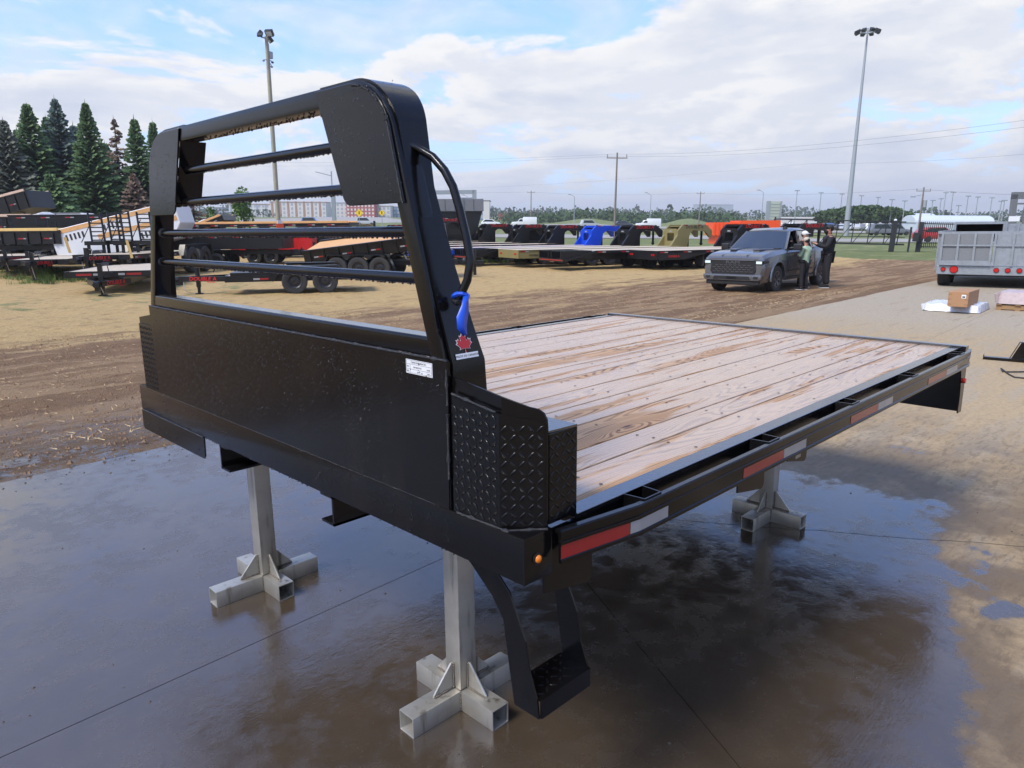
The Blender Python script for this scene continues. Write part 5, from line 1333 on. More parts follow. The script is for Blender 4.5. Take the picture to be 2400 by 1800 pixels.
    for s in (-1, 1):
        m = MB(); m.prism([(s*.70, .90), (s*.93, .88), (s*.955, .99), (s*.72, 1.00)], 'x', 2.80, 2.925); m.prism([(s*.93, .90), (s*1.0, .93), (s*1.0, 1.0), (s*.93, 1.0)], 'x', 2.60, 2.86); o = m.build('headlight', BPLA, t, fix=True)
        m = MB(); m.box(2.925, min(s*.74, s*.92), .91, 2.932, max(s*.74, s*.92), .985); m.build('lens', HLIT, o, bevel=.004)
        m = MB(); m.box(2.975, min(s*.70, s*.84), .46, 2.99, max(s*.70, s*.84), .53); m.build('fog_light', BPLA, t)
        m = MB(); m.box(2.985, min(s*.45, s*.56), .435, 3.0, max(s*.45, s*.56), .465); m.build('tow_hook', BPLA, t)
        m = MB(); m.box(.92, min(s*1.08, s*1.34), 1.27, 1.04, max(s*1.08, s*1.34), 1.47); m.bar((1.0, s*.95, 1.33), (.98, s*1.12, 1.35), .05, .06); m.build('wing_mirror', BPLA, t, bevel=.035, seg=3, smooth=40)
        for x in (.02, 1.16, -1.085):
            m = MB(); y = s*1.021; m.box(x-.005, min(y, y+s*.004), .45, x+.005, max(y, y+s*.004), 1.24); m.build('door_gap', DK, t)
        for x in (.16, -.80):
            m = MB(); m.box(x, min(s*1.02, s*1.05), 1.08, x+.2, max(s*1.02, s*1.05), 1.115); m.build('door_handle', GREYP, t, bevel=.01)
        m = MB(); m.box(-1.05, min(s*1.0, s*1.02), .36, 1.3, max(s*1.0, s*1.02), .44); m.build('sill', BPLA, t)
        m = MB(); m.bar((2.85, s*.40, 1.155), (1.45, s*.46, 1.325), .03, .02); m.build('bonnet_crease', GREYP, t, bevel=.006)
        m = MB(); m.box(-.9, min(s*1.03, s*1.036), .62, 1.1, max(s*1.03, s*1.036), .66); m.build('side_moulding', BPLA, t)
        m = MB(); m.prism([(2.2, s*.28), (1.5, s*.34), (1.35, s*.62), (1.5, s*.66), (2.15, s*.5)], 'z', 1.27, 1.335); m.build('bonnet_scoop', GREYP, t, bevel=.02, fix=True)
    return t, hd, sc, ctr, z
SHEENG = NT('side_glass_sheen').set(col=(.20, .21, .22), rough=.05, ior=1.6, coat=1., coatr=.02)  # whitish reflection on the side windows put into the base colour
HLIT = NT('lit_headlamp').set(col=(.35, .40, .42), rough=.1, emc=(.75, 1., .95), ems=.3)
TRK, THD, TSC, TCT, TZ = pickup()

# ------------------------------------------------------------------ people
SKIN = simple('skin', (.42, .21, .14), .55, var=.06)
def skinmesh(name, J, E, mat, parent, sub=2):
    me = bpy.data.meshes.new(name); ks = list(J); me.from_pydata([J[k][0] for k in ks], [(ks.index(a), ks.index(b)) for a, b in E], [])
    o = bpy.data.objects.new(name, me); COL.objects.link(o)
    o.modifiers.new('k', 'SKIN'); sm = o.modifiers.new('s', 'SUBSURF'); sm.levels = sub; sm.render_levels = sub
    sv_ = me.skin_vertices[0].data
    for i, k in enumerate(ks): sv_[i].radius = J[k][1] if isinstance(J[k][1], tuple) else (J[k][1], J[k][1]); sv_[i].use_root = (i == 0)
    bpy.context.view_layer.update(); dg = bpy.context.evaluated_depsgraph_get(); m2 = bpy.data.meshes.new_from_object(o.evaluated_get(dg)); bpy.data.objects.remove(o)
    m2.shade_smooth(); o = bpy.data.objects.new(name, m2); COL.objects.link(o); m2.materials.clear(); m2.materials.append(mat); o.parent = parent; reg(o, parent); return o
def person(loc, rz, label, H=1.75, shirt=None, trousers=None, cap=None, hair=None, pose='fold', beard=False, bulk=1., sitting=False, shoe=None):
    t = empty('person', loc, rz, label=label, cat='person'); k = H/1.75
    t.matrix_world = t.matrix_world @ Matrix.Scale(k, 4); b = bulk
    A = {}
    A['pelvis'] = ((0, 0, .95), (.13*b, .16*b)); A['waist'] = ((0, 0, 1.10), (.115*b, .15*b)); A['chest'] = ((-.01, 0, 1.30), (.12*b, .17*b)); A['shldr'] = ((-.01, 0, 1.43), (.09*b, .12*b)); A['neck'] = ((0, 0, 1.50), .055); A['head0'] = ((.015, 0, 1.57), .075); A['head1'] = ((.015, 0, 1.66), .095); A['head2'] = ((.005, 0, 1.72), .06)
    E = [('pelvis', 'waist'), ('waist', 'chest'), ('chest', 'shldr'), ('shldr', 'neck'), ('neck', 'head0'), ('head0', 'head1'), ('head1', 'head2')]
    arms = {}
    for s, n in ((1, 'L'), (-1, 'R')):
        sh = (-.01, s*.185*b, 1.42)
        if pose == 'fold': el = (.03, s*.27*b, 1.15); wr = (.22, s*.08, 1.18); ha = (.25, s*.0, 1.20)
        elif pose == 'hold': el = (.10, s*.25*b, 1.14); wr = (.34, s*.12, 1.24); ha = (.41, s*.07, 1.27)
        elif pose == 'drive': el = (.15, s*.26, 1.18); wr = (.40, s*.22, 1.22); ha = (.47, s*.2, 1.24)
        else: el = (0, s*.26*b, 1.14); wr = (.05, s*.27*b, .90); ha = (.07, s*.26*b, .80)
        A['sh'+n] = (sh, .068*b); A['el'+n] = (el, .048*b); A['wr'+n] = (wr, .03); A['ha'+n] = (ha, (.03, .022)); arms[n] = (sh, el, wr, ha)
        E += [('shldr', 'sh'+n), ('sh'+n, 'el'+n), ('el'+n, 'wr'+n), ('wr'+n, 'ha'+n)]
        A['hip'+n] = ((0, s*.10, .90), .10*b); A['kn'+n] = ((.02, s*.115, .50), .064*b); A['an'+n] = ((-.01, s*.125, .09), .042); A['to'+n] = ((.13, s*.14, .035), (.035, .028))
        E += [('pelvis', 'hip'+n), ('hip'+n, 'kn'+n), ('kn'+n, 'an'+n), ('an'+n, 'to'+n)]
    thin = {q: (v[0], v[1] if q in ('neck', 'head0', 'head1', 'head2') or q[:2] in ('wr', 'ha') else (tuple(c_*.72 for c_ in v[1]) if isinstance(v[1], tuple) else v[1]*.72)) for q, v in A.items()}
    skinmesh('body', thin, E, SKIN, t)
    # face
    m = MB(); m.ball((.105, 0, 1.645), .016, 6, 4, sc=(1, .8, 1.3))
    for s in (-1, 1): m.ball((.01, s*.088, 1.645), .024, 6, 4, sc=(.5, .4, 1))
    m.build('nose_and_ears', SKIN, t, smooth=70, kind='stuff')
    m = MB()
    for s in (-1, 1): m.ball((.088, s*.035, 1.67), .011, 6, 4)
    m.box(.088, -.022, 1.60, .097, .022, 1.606); m.build('eyes_and_mouth', KTXT, t, kind='stuff')
    if beard:
        m = MB(); m.ball((.055, 0, 1.585), .066, 10, 6, sc=(1, 1.05, .85)); m.build('beard', hair, t, smooth=70)
    if hair:
        m = MB(); m.ball((-.012, 0, 1.675), .104, 12, 8, sc=(.98, .93, 1.0)); m.build('hair', hair, t, smooth=70)
    if cap:
        m = MB(); m.ball((.005, 0, 1.695), .112, 14, 8, sc=(1, .93, .80)); m.prism([(.08, -.08), (.17, -.065), (.20, 0), (.17, .065), (.08, .08)], 'z', 1.695, 1.708); m.build('cap', cap, t, smooth=60)
    # hands: palm, fingers and thumb curled forward
    for n, s in (('L', 1), ('R', -1)):
        h = Vector(arms[n][3]); w_ = Vector(arms[n][2]); d = (h-w_).normalized(); side = d.cross(Vector((0, 0, 1)))
        if side.length < .1: side = Vector((0, 1, 0))
        side.normalize(); m = MB()
        for i, L_ in enumerate((.062, .072, .068, .052)):
            o_ = h+side*(i-1.5)*.018; m.tube([o_, o_+d*L_*.55+Vector((0, 0, -.004)), o_+d*L_*.85+Vector((0, 0, -.022))], [.0095, .009, .007], 6)
        o_ = h-side*s*.03-d*.02; m.tube([o_, o_+d*.025-side*s*.015, o_+d*.05-side*s*.008], [.011, .010, .008], 6)
        m.build('fingers', SKIN, t, smooth=60, kind='stuff')
    if shirt:
        J = {q: A[q] for q in ('waist', 'pelvis', 'chest', 'shldr')}; f = 1.13
        J = {q: (v[0], (v[1][0]*f, v[1][1]*f)) for q, v in J.items()}
        J['hem'] = ((0, 0, .86), (.145*b, .175*b)); J['collar'] = ((0, 0, 1.475), .068)
        EE = [('waist', 'pelvis'), ('pelvis', 'hem'), ('waist', 'chest'), ('chest', 'shldr'), ('shldr', 'collar')]
        for n in 'LR':
            J['sh'+n] = (A['sh'+n][0], .080*b); J['el'+n] = (A['el'+n][0], .060*b); J['wr'+n] = (A['wr'+n][0], .043); EE += [('shldr', 'sh'+n), ('sh'+n, 'el'+n), ('el'+n, 'wr'+n)]
        skinmesh('shirt' if bulk < 1.05 else 'jacket', J, EE, shirt, t)
    if trousers:
        J = {'pelvis': (A['pelvis'][0], (.14*b, .168*b))}; EE = []
        for n in 'LR':
            s = 1 if n == 'L' else -1
            J['hip'+n] = (A['hip'+n][0], .115*b); J['kn'+n] = (A['kn'+n][0], .082*b); J['an'+n] = (A['an'+n][0], .068*b); EE += [('pelvis', 'hip'+n), ('hip'+n, 'kn'+n), ('kn'+n, 'an'+n)]
        skinmesh('trousers', J, EE, trousers, t)
    for s in (-1, 1):
        m = MB(); m.prism([(-.06, .02), (-.06, .09), (.04, .10), (.17, .055), (.19, .02)], 'y', s*.135-.045, s*.135+.045); o = m.build('shoe', KTXT, t, bevel=.012, seg=2, smooth=50)
        m = MB(); m.box(-.065, s*.135-.048, 0, .195, s*.135+.048, .02); m.build('sole', TWH, o)
    return t
SAGE = simple('sage_green_shirt', (.34, .46, .32), .8, var=.25, scale=6); BCL = simple('black_cloth', (.012, .012, .015), .85, var=.3); CAPB = simple('beige_cap', (.45, .40, .32), .8); CAPK = simple('black_cap', (.015, .013, .013), .7); CAPW = simple('white_cap', (.65, .65, .63), .8)
HBR = simple('brown_hair', (.05, .022, .014), .7); HBK = simple('black_hair', (.012, .009, .008), .7)
pw, pm = g2(1882, 679), g2(1934, 674)
ang_w = math.atan2(TCT.y-pw.y, TCT.x-pw.x)
person((pw.x, pw.y, pw.z), ang_w+R(10), 'person in sage green shirt and beige cap seen from behind beside the pickup', 1.62, SAGE, BCL, CAPB, HBK, 'fold', bulk=.95)
person((pm.x, pm.y, pm.z), math.atan2(-RT.y, -RT.x)+R(-12), 'tall bearded person in black jacket and cap holding up a phone beside the pickup', 2.0, BCL, BCL, CAPK, HBK, 'hold', beard=True, bulk=1.12)
m = MB(); fd = Vector((cos(math.atan2(-RT.y, -RT.x)+R(-12)), sin(math.atan2(-RT.y, -RT.x)+R(-12)), 0)); c_ = Vector(pm)+fd*.50; c_.z += 1.42
m.bar((c_.x, c_.y, c_.z-.07), (c_.x+fd.x*.03, c_.y+fd.y*.03, c_.z+.08), .075, .01); tag(m.build('phone', RIMB, bevel=.004), 'dark phone held at chest height by the bearded person', 'phone')
# someone on the far side of the load bed, only the head above it
pb = TCT+Vector((cos(THD)*-1.0-sin(THD)*-1.5, sin(THD)*-1.0+cos(THD)*-1.5, 0)); 
pq = far_pt(1889, 26.0)
person((pq.x, pq.y, gz(pq.x, pq.y)), THD+R(75), 'person with brown hair and white cap behind the pickup, only the head showing', 1.80, BCL, BCL, CAPW, HBR, 'down')
# driver
dv_ = TRK.matrix_world @ Vector((.22, .46, .46))
tt = person((dv_.x, dv_.y, dv_.z), THD+R(25), 'driver with dark hair looking out of the open window of the grey pickup', 1.52, BCL, None, None, HBK, 'drive')
for ch in list(CH[tt.name]):                       # the driver sits: no standing legs below the door line
    if ch.name.startswith('shoe'):
        for q in CH.get(ch.name, []): bpy.data.objects.remove(q)
        bpy.data.objects.remove(ch)
# ------------------------------------------------------------------ trees
def leafmat(name, a, b, r=.7):
    t = NT(name); n = t.noise(t.pos, .8, 3, .6); n2 = t.noise(t.pos, 9, 2, .6)
    c = t.mix(n, a, b); c = t.mix(t.m('MULTIPLY', n2, .5), c, tuple(x*.45 for x in a)); o = t.set(col=c, rough=r, spec=.2); return o
SP1 = leafmat('spruce_green', (.065, .125, .05), (.135, .21, .08)); SP2 = leafmat('spruce_blue', (.08, .125, .105), (.15, .20, .175)); SP3 = leafmat('spruce_brown', (.14, .095, .065), (.24, .165, .12)); SP4 = leafmat('spruce_greybrown', (.10, .12, .085), (.18, .19, .15))
BARK = simple('bark', (.08, .06, .045), .9); BRD = leafmat('broadleaf_dark', (.035, .065, .02), (.085, .14, .045)); BRL = leafmat('broadleaf_light', (.07, .15, .025), (.14, .26, .06)); WOODM = leafmat('far_wood', (.035, .062, .03), (.075, .115, .05))
def spruce_mesh(seed, H=14., Rb=3.0, dens=1., dead=0.):
    if not dead: Rb *= 1.28; dens *= 1.25
    rd = random.Random(seed); m = MB(); z = 1.0; lv = 0; 
    while z < H-.15:
        f = (z-.8)/(H-.8); L0 = Rb*1.12*(1-f)**1.05*(1+.12*sin(lv*1.9+seed)); n = max(4, int((10 if f < .6 else 8)*dens)); a0 = rd.random()*7
        for i in range(n):
            if rd.random() < .10+dead: continue
            a = a0+2*pi*i/n+rd.uniform(-.25, .25); L = L0*rd.uniform(.72, 1.12)+.12; ca, sa = cos(a), sin(a); k = max(3, int(L/.26))
            for j in range(k):
                q = (j+.6)/k; r_ = L*q; zz = z-.32*r_*(1-.45*q)+.10*L*q*q+rd.uniform(-.06, .06); w = (.16+.26*(1-q))*min(1, .25+.55*L); s = (.30+.12*rd.random())*min(1, .35+.5*L)
                ty = rd.uniform(-.6, .6)
                cx, cy = ca*r_, sa*r_; tx, tyv = -sa, ca
                for sg in (-1, 1):
                    e = w*rd.uniform(.7, 1.2)
                    p0 = (cx, cy, zz+.05); p1 = (cx+ca*s, cy+sa*s, zz-.05); p2 = (cx+ca*s*.7+tx*sg*e, cy+sa*s*.7+tyv*sg*e, zz-.13-rd.random()*.10); p3 = (cx-ca*.08+tx*sg*e*.8, cy-sa*.08+tyv*sg*e*.8, zz-.11-rd.random()*.08)
                    m.add([p0, p1, p2, p3], [(0, 1, 2, 3)])
        z += (.27 if f < .8 else .2)/max(.5, dens)**.3; lv += 1
    m.add([(0, .05, H-.35), (.06, -.04, H-.35), (0, 0, H+.25)], [(0, 1, 2)])
    return m
def spruce(u, dist, topv, label, mat, seed, Rb=.22, dens=1., dead=0.):
    p = far_pt(u, dist); H = hgt(topv, u, dist); t = empty('spruce_tree', (p.x, p.y, p.z-.1), random.random()*6, True, label, 'tree', 'spruces along the edge of the yard')
    m = spruce_mesh(seed, H, H*Rb, dens, dead); m.build('crown', mat, t)
    m = MB(); m.tube([(0, 0, 0), (.05, .03, H*.5), (0, 0, H*.99)], [H*.016+.05, H*.010+.02, .015], 8); o = m.build('trunk', BARK, t, smooth=60)
    if dead:
        rd = random.Random(seed); m = MB(); z = 1.5
        while z < H*.97:
            for i in range(5):
                a = rd.random()*7; L = (H-z)*.13*rd.uniform(.5, 1.2)+.15; m.tube([(0, 0, z), (cos(a)*L*.6, sin(a)*L*.6, z-L*.12), (cos(a)*L, sin(a)*L, z-L*.05)], [.03, .018, .006], 4)
            z += .3
        m.build('bare_branches', BARK, t, kind='stuff')
    return t
spruce(-18, 74, 290, 'green spruce cut off by the left edge of the picture', SP1, 3, .26)
spruce(40, 72, 278, 'grey-green spruce, leftmost one with its whole crown in view', SP4, 4, .30)
spruce(98, 73, 238, 'deep green spruce, second whole one from the left', SP1, 5, .24)
spruce(138, 79, 270, 'lighter green spruce in the gap between the two tallest ones', SP1, 12, .23)
spruce(163, 74, 228, 'blue-green spruce, the tallest of the row', SP2, 6, .22)
spruce(198, 80, 288, 'blue-green spruce half hidden between the tallest and the narrow one', SP2, 13, .24)
spruce(231, 72, 238, 'narrow pointed spruce left of the dead one', SP1, 7, .21, 1.05)
spruce(292, 74, 274, 'thin dying spruce with a bare grey top and brown lower boughs', SP3, 8, .20, .75, .45)
spruce(338, 72, 272, 'dark spruce right of the dead one', SP1, 9, .20)
spruce(379, 76, 281, 'slim spruce whose tip shows just left of the headboard corner', SP1, 10, .17)
spruce(455, 76, 400, 'bare brownish spruce half hidden by the left headboard leg', SP3, 11, .24, .6, .5)
spruce(322, 70, 400, 'low brownish spruce in front of the dark one', SP3, 14, .36, .9, .12)
spruce(68, 82, 300, 'dim green spruce in the gap between the two leftmost whole ones', SP1, 31, .26)
spruce(265, 80, 330, 'green spruce low behind the dying one', SP1, 32, .28)
spruce(130, 66, 400, 'low bright green spruce bough mass in front of the tallest one', SP1, 33, .45)
def leafy(m, c, rx, rz_, n, s, rd):
    for _ in range(n):
        while True:
            a = Vector((rd.uniform(-1, 1), rd.uniform(-1, 1), rd.uniform(-1, 1)))
            if .25 < a.length < 1: break
        a = a*(.55+.45*a.length)/a.length if rd.random() < .6 else a
        p = Vector((c[0]+a.x*rx, c[1]+a.y*rx, c[2]+a.z*rz_)); u = Vector((rd.gauss(0, 1), rd.gauss(0, 1), rd.gauss(0, 1))).normalized(); v = u.cross(Vector((rd.gauss(0, 1), rd.gauss(0, 1), rd.gauss(0, 1)))).normalized(); k = s*rd.uniform(.6, 1.3)
        m.add([p+u*k, p+v*k*.7, p-u*k*.8, p-v*k*.75], [(0, 1, 2, 3)])
def broad(u, dist, topv, label, mat, w, seed, n=900, s=.35, group=None, lobes=7):
    rd = random.Random(seed); p = far_pt(u, dist); H = hgt(topv, u, dist); t = empty('broadleaf_tree', (p.x, p.y, p.z-.1), 0, True, label, 'tree', group)
    m = MB()
    for i in range(lobes):
        a = rd.random()*7; r_ = rd.uniform(.0, .55)*w; zc = H*rd.uniform(.40, .80); leafy(m, (cos(a)*r_, sin(a)*r_, zc), w*rd.uniform(.38, .55), H*rd.uniform(.13, .22), n//lobes, s, rd)
    leafy(m, (0, 0, H*.84), w*.35, H*.14, n//6, s, rd); m.build('crown', mat, t)
    m = MB(); m.tube([(0, 0, 0), (.02, 0, H*.4), (0, .04, H*.8)], [.02*H+.04, .013*H+.02, .02], 7)
    for i in range(5):
        a = i*1.3; m.tube([(0, 0, H*(.25+.08*i)), (cos(a)*w*.5, sin(a)*w*.5, H*(.45+.08*i))], [.03, .012], 5)
    m.build('trunk', BARK, t, kind='stuff'); return t
broad(571, 82, 432, 'young light green poplar standing in front of the apartment blocks', BRL, 1.9, 21, 900, .16)
broad(500, 84, 478, 'small green bush-like tree left of the young poplar', BRL, .8, 22, 250, .14)
for i, (u, d_, tv, w) in enumerate(((1955, 230, 488, 7), (1985, 240, 482, 7), (2012, 225, 480, 7), (2042, 235, 479, 8), (2075, 245, 487, 7), (2108, 260, 492, 7), (2150, 270, 497, 7))):
    broad(u, d_, tv, ('dark round tree, %s of the clump beside the tall mast' % ('leftmost', 'second from the left', 'middle-left', 'tallest', 'third from the right', 'second from the right', 'rightmost')[i]), BRD, w, 40+i, 1500, .5, 'clump of dark trees beside the tall mast')
# distant woods as one mass along the horizon
def woods():
    rd = random.Random(9); m = MB()
    for row, (r0, h0, n) in enumerate(((620, 8.5, 420), (820, 12, 420), (1150, 17, 420))):
        for i in range(n):
            az = -22+150*i/n+rd.uniform(-.25, .25)
            if 48 < az < 62 and row == 0: continue
            r_ = r0*rd.uniform(.93, 1.08); x = CAM.x+r_*cos(R(az)); y = CAM.y+r_*sin(R(az)); h = h0*(.62+.55*(MN.noise(Vector((az*.35, row*9., 1)))+.35))*rd.uniform(.8, 1.2); z = gz(x, y)+hill(x, y)
            w = h*rd.uniform(.6, 1.0); sp_ = rd.random() < .12
            if sp_: h *= 1.25; w *= .35
            leafy(m, (x, y, z+h*.45), w*.75, h*.5, 26, h*.16, rd)
    o = m.build('distant_woods', WOODM, kind='stuff'); tag(o, 'dark green belt of far woods along the whole horizon', 'woods'); 
woods()
# bank of bushes in front of the woods
def hedge():
    rd = random.Random(19); m = MB()
    for i in range(260):
        u = rd.uniform(1180, 1720); dist = rd.uniform(330, 420); p = far_pt(u, dist); z = p.z+hill(p.x, p.y); h = rd.uniform(3, 6.5); leafy(m, (p.x, p.y, z+h*.4), h*.8, h*.5, 34, .75, rd)
    tag(m.build('bush_bank', leafmat('bush_green', (.035, .07, .024), (.085, .14, .05)), kind='stuff'), 'lighter green bushes on the bank in front of the woods', 'bushes')
hedge()
# tufts of grass growing under the trailers
def tufts():
    rd = random.Random(3); m = MB()
    for _ in range(1500):
        if rd.random() < .5: u, v = rd.uniform(0, 330), rd.uniform(636, 668)
        elif rd.random() < .5: u, v = rd.gauss(108, 12), rd.gauss(650, 4)
        else: u, v = rd.uniform(1090, 1230), rd.uniform(608, 620)
        p = g2(u, v)
        if MN.noise(Vector((p.x*.5, p.y*.5, 0))) < -.05 and abs(u-108) > 20: continue
        for k in range(5):
            a = rd.random()*7; h = rd.uniform(.10, .32)*(1.3 if abs(u-108) < 15 else 1); q = (p.x+rd.uniform(-.1, .1), p.y+rd.uniform(-.1, .1)); dx, dy = cos(a)*.012, sin(a)*.012
            m.add([(q[0]-dx, q[1]-dy, p.z-.02), (q[0]+dx, q[1]+dy, p.z-.02), (q[0]+dy*6+rd.uniform(-.05, .05), q[1]-dx*6+rd.uniform(-.05, .05), p.z+h)], [(0, 1, 2)])
    tag(m.build('grass_tufts', leafmat('tuft_green', (.10, .17, .04), (.24, .32, .10)), kind='stuff'), 'green grass tufts growing through the straw under the parked trailers', 'grass')
tufts()
def clods():
    rd = random.Random(31); m = MB(); m2 = MB()
    for _ in range(15000):
        x = rd.uniform(-5, 9); y = rd.uniform(4.5, 15); 
        if y < edge_y(x)-.02: continue
        z = gz(x, y); s = rd.uniform(.005, .02)*(1.6 if rd.random() < .06 else 1)
        vs = [(x+s*rd.uniform(.6, 1.2)*a, y+s*rd.uniform(.6, 1.2)*b, z+s*c*rd.uniform(.4, 1)+.01) for a, b, c in ((1, 0, 0), (0, 1, 0), (-1, 0, 0), (0, -1, 0), (0, 0, 1.1))]
        m.add(vs, [(0, 1, 4), (1, 2, 4), (2, 3, 4), (3, 0, 4)])
    for _ in range(11000):
        x = rd.uniform(-5, 20); y = rd.uniform(5.2, 22); z = gz(x, y)+.02; a = rd.random()*7; l = rd.uniform(.04, .11); w = .004
        m2.add([(x-sin(a)*w, y+cos(a)*w, z), (x+sin(a)*w, y-cos(a)*w, z+.004), (x+cos(a)*l, y+sin(a)*l, z+rd.uniform(0, .03))], [(0, 1, 2)])
    tag(m.build('mud_clods', simple('mud_clod', (.20, .12, .065), .85, var=.4, scale=30), kind='stuff'), 'small clods of brown mud scattered over the yard beyond the slab', 'mud')
    tag(m2.build('straw', simple('straw_bits', (.55, .40, .20), .8, var=.3, scale=40), kind='stuff'), 'loose straw scattered over the yard beyond the slab', 'straw')
    rd = random.Random(5); m = MB()
    for _ in range(420):
        x = rd.uniform(-2, 7); y = rd.uniform(-.9, 4.4); s = rd.uniform(.002, .007)
        if rd.random() < .4: y = edge_y(x)-abs(rd.gauss(0, .35)); s *= 1.5
        m.add([(x+s*a, y+s*b, s*c) for a, b, c in ((1, 0, 0), (0, 1, 0), (-1, 0, 0), (0, -1, 0), (0, 0, .8))], [(0, 1, 4), (1, 2, 4), (2, 3, 4), (3, 0, 4)])
    tag(m.build('grit', simple('grit', (.06, .045, .03), .7, var=.4, scale=80), kind='stuff'), 'small stones and grit lying on the wet concrete', 'grit')
clods()
# ------------------------------------------------------------------ poles, wires, signs
POLE = simple('galvanised_pole', (.33, .36, .38), .5, var=.1, metal=.3); WPOLE = simple('wooden_pole', (.20, .17, .145), .85, var=.2); LPOLE = simple('weathered_pole', (.30, .29, .22), .7, var=.3, scale=3)
t = empty('floodlight_mast', far_pt(1985, 125), 0, True, 'tall tapered grey mast with a ring of floodlights rising on the right', 'light mast'); H = hgt(66, 2044, 125)
m = MB(); m.tube([(0, 0, 0), (0, 0, H*.5), (0, 0, H)], [.42, .26, .12], 14); m.build('mast', POLE, t, smooth=60)
m = MB(); m.tube([(cos(a)*.8, sin(a)*.8, H-.5) for a in [i*pi/6 for i in range(12)]], .10, 6, closed=True); m.build('ring', POLE, t)
for i in range(8):
    a = i*pi/4; m = MB(); m.box(-.36, -.28, -.22, .36, .28, .18, Matrix.Translation((cos(a)*1.45, sin(a)*1.45, H-.45)) @ Matrix.Rotation(a, 4, 'Z') @ Matrix.Rotation(R(25), 4, 'Y')); m.build('floodlight', BPLA, t, bevel=.04)
t = empty('floodlight_pole', far_pt(651, 62), R(20), True, 'weathered floodlight pole with cameras standing behind the headboard window', 'light pole'); H = hgt(88, 629, 62)
m = MB(); m.tube([(0, 0, 0), (0, 0, H)], [.19, .12], 10); m.build('pole', LPOLE, t, smooth=60)
m = MB(); m.tube([(.13, -.1, .5), (.10, -.08, H*.97)], .035, 6); m.build('conduit', POLE, t)
for k, (dx, dy, dz, a, s) in enumerate(((-.55, .1, .0, 200, .32), (.25, -.1, .28, 15, .5), (.5, .1, -.12, -30, .45), (-.25, .35, .2, 120, .42))):
    m = MB(); m.box(-s*.5, -s*.62, -s*.25, s*.5, s*.62, s*.25, Matrix.Translation((dx, dy, H+dz)) @ Matrix.Rotation(R(a), 4, 'Z') @ Matrix.Rotation(R(50), 4, 'Y')); o = m.build('floodlight', BPLA, t, bevel=.03)
    m = MB(); m.box(-s*.35, -s*.45, -s*.265, s*.35, s*.45, -s*.252, Matrix.Translation((dx, dy, H+dz)) @ Matrix.Rotation(R(a), 4, 'Z') @ Matrix.Rotation(R(50), 4, 'Y')); m.build('glass', LAMP, o)
m = MB(); m.bar((-.55, 0, H-.15), (.5, 0, H-.15), .07, .07); m.build('crossbar', WPOLE, t)
zc = hgt(130, 635, 62)
m = MB(); m.box(.12, -.15, zc-.25, .45, .15, zc+.25); m.build('control_box', POLE, t, bevel=.02)
for dx, dz in ((-.45, -.45), (.5, -.42), (.38, -.75), (.05, -.3)):
    m = MB(); m.bar((0, 0, zc-.35), (dx, 0, zc+dz), .04, .04); m.ball((dx, 0, zc+dz-.06), .09, 8, 6, sc=(1.4, 1, .9)); m.build('camera', POLE if dx < .4 else BPLA, t, smooth=50)
def lamp(u, topv, dist, label, group, arm=True, mat=POLE, r=.09, side=-1):
    t = empty('street_lamp', far_pt(u, dist), VR, True, label, 'street lamp', group); H = hgt(topv, u, dist); m = MB(); m.tube([(0, 0, 0), (0, 0, H)], [r*1.5, r], 8); m.build('pole', mat, t, smooth=60)
    m = MB()
    if arm: m.tube([(0, 0, H), (side*.6, 0, H+.5), (side*1.6, 0, H+.8)], .07, 6); m.box(side*1.6-.45, -.2, H+.7, side*1.6+.45, .2, H+.9)
    else: m.box(-.7, -.2, H-.1, .7, .2, H+.15)
    m.build('head', mat, t); return t
GL = 'street lamps along the far road'
for u, tv, lb in ((1097, 463, 'small far street lamp right of the blue-grey office'), (1345, 462, 'far street lamp left of the tall wooden utility pole'), (1523, 458, 'far street lamp right of the tall wooden utility pole'), (1784, 452, 'far street lamp just left of the louvred pylon sign')):
    lamp(u, tv, 240, lb, GL)
GM = 'light poles over the far car park'
cl = [(1862, 447), (1918, 452), (1967, 455), (2013, 459), (2052, 463), (2085, 468), (2115, 471), (2199, 466), (2208, 452), (2225, 451), (2242, 482), (2261, 460), (2284, 462), (2317, 464), (2340, 472), (2347, 470), (2180, 470)]
ORD = 'leftmost second third fourth fifth sixth seventh eighth ninth tenth eleventh twelfth thirteenth fourteenth fifteenth sixteenth seventeenth eighteenth nineteenth twentieth'.split()
for i, (u, tv) in enumerate(sorted(cl)): lamp(u, tv, 235+7*(i % 5), '%s of the thin light poles over the far car park%s' % (ORD[i], ', counted from the left' if i else ''), GM, False, r=.11)
def utility(u, topv, dist, label, arms=1, r=.16):
    t = empty('utility_pole', far_pt(u, dist), VR, True, label, 'utility pole', 'wooden utility poles'); H = hgt(topv, u, dist); m = MB(); m.tube([(0, 0, 0), (0, 0, H)], [r*1.4, r*.8], 8); m.build('pole', WPOLE, t, smooth=60)
    for k in range(arms):
        m = MB(); m.box(-1.3, -.05, H-.70-k*1.1, 1.3, .05, H-.58-k*1.1)
        for x in (-1.2, 0, 1.2): m.tube([(x, 0, H-.55-k*1.1), (x, 0, H-.2-k*1.1)], .05, 6)
        m.build('crossarm', WPOLE, t, kind='stuff')
    return t
utility(1440, 358, 95, 'tall wooden utility pole with a crossarm, highest of the wooden poles', r=.115)
utility(1244, 447, 260, 'far wooden utility pole above the long low shed')
utility(1638, 449, 250, 'far wooden utility pole left of the orange spreader')
u_ = utility(2155, 439, 150, 'wooden utility pole with a transformer, right of the tall mast', 1, .15)
m = MB(); H = hgt(439, 2155, 150); m.cyl((.5, 0, H-3.4), (.5, 0, H-2.2), .35, 10); m.build('transformer', POLE, u_, smooth=50)
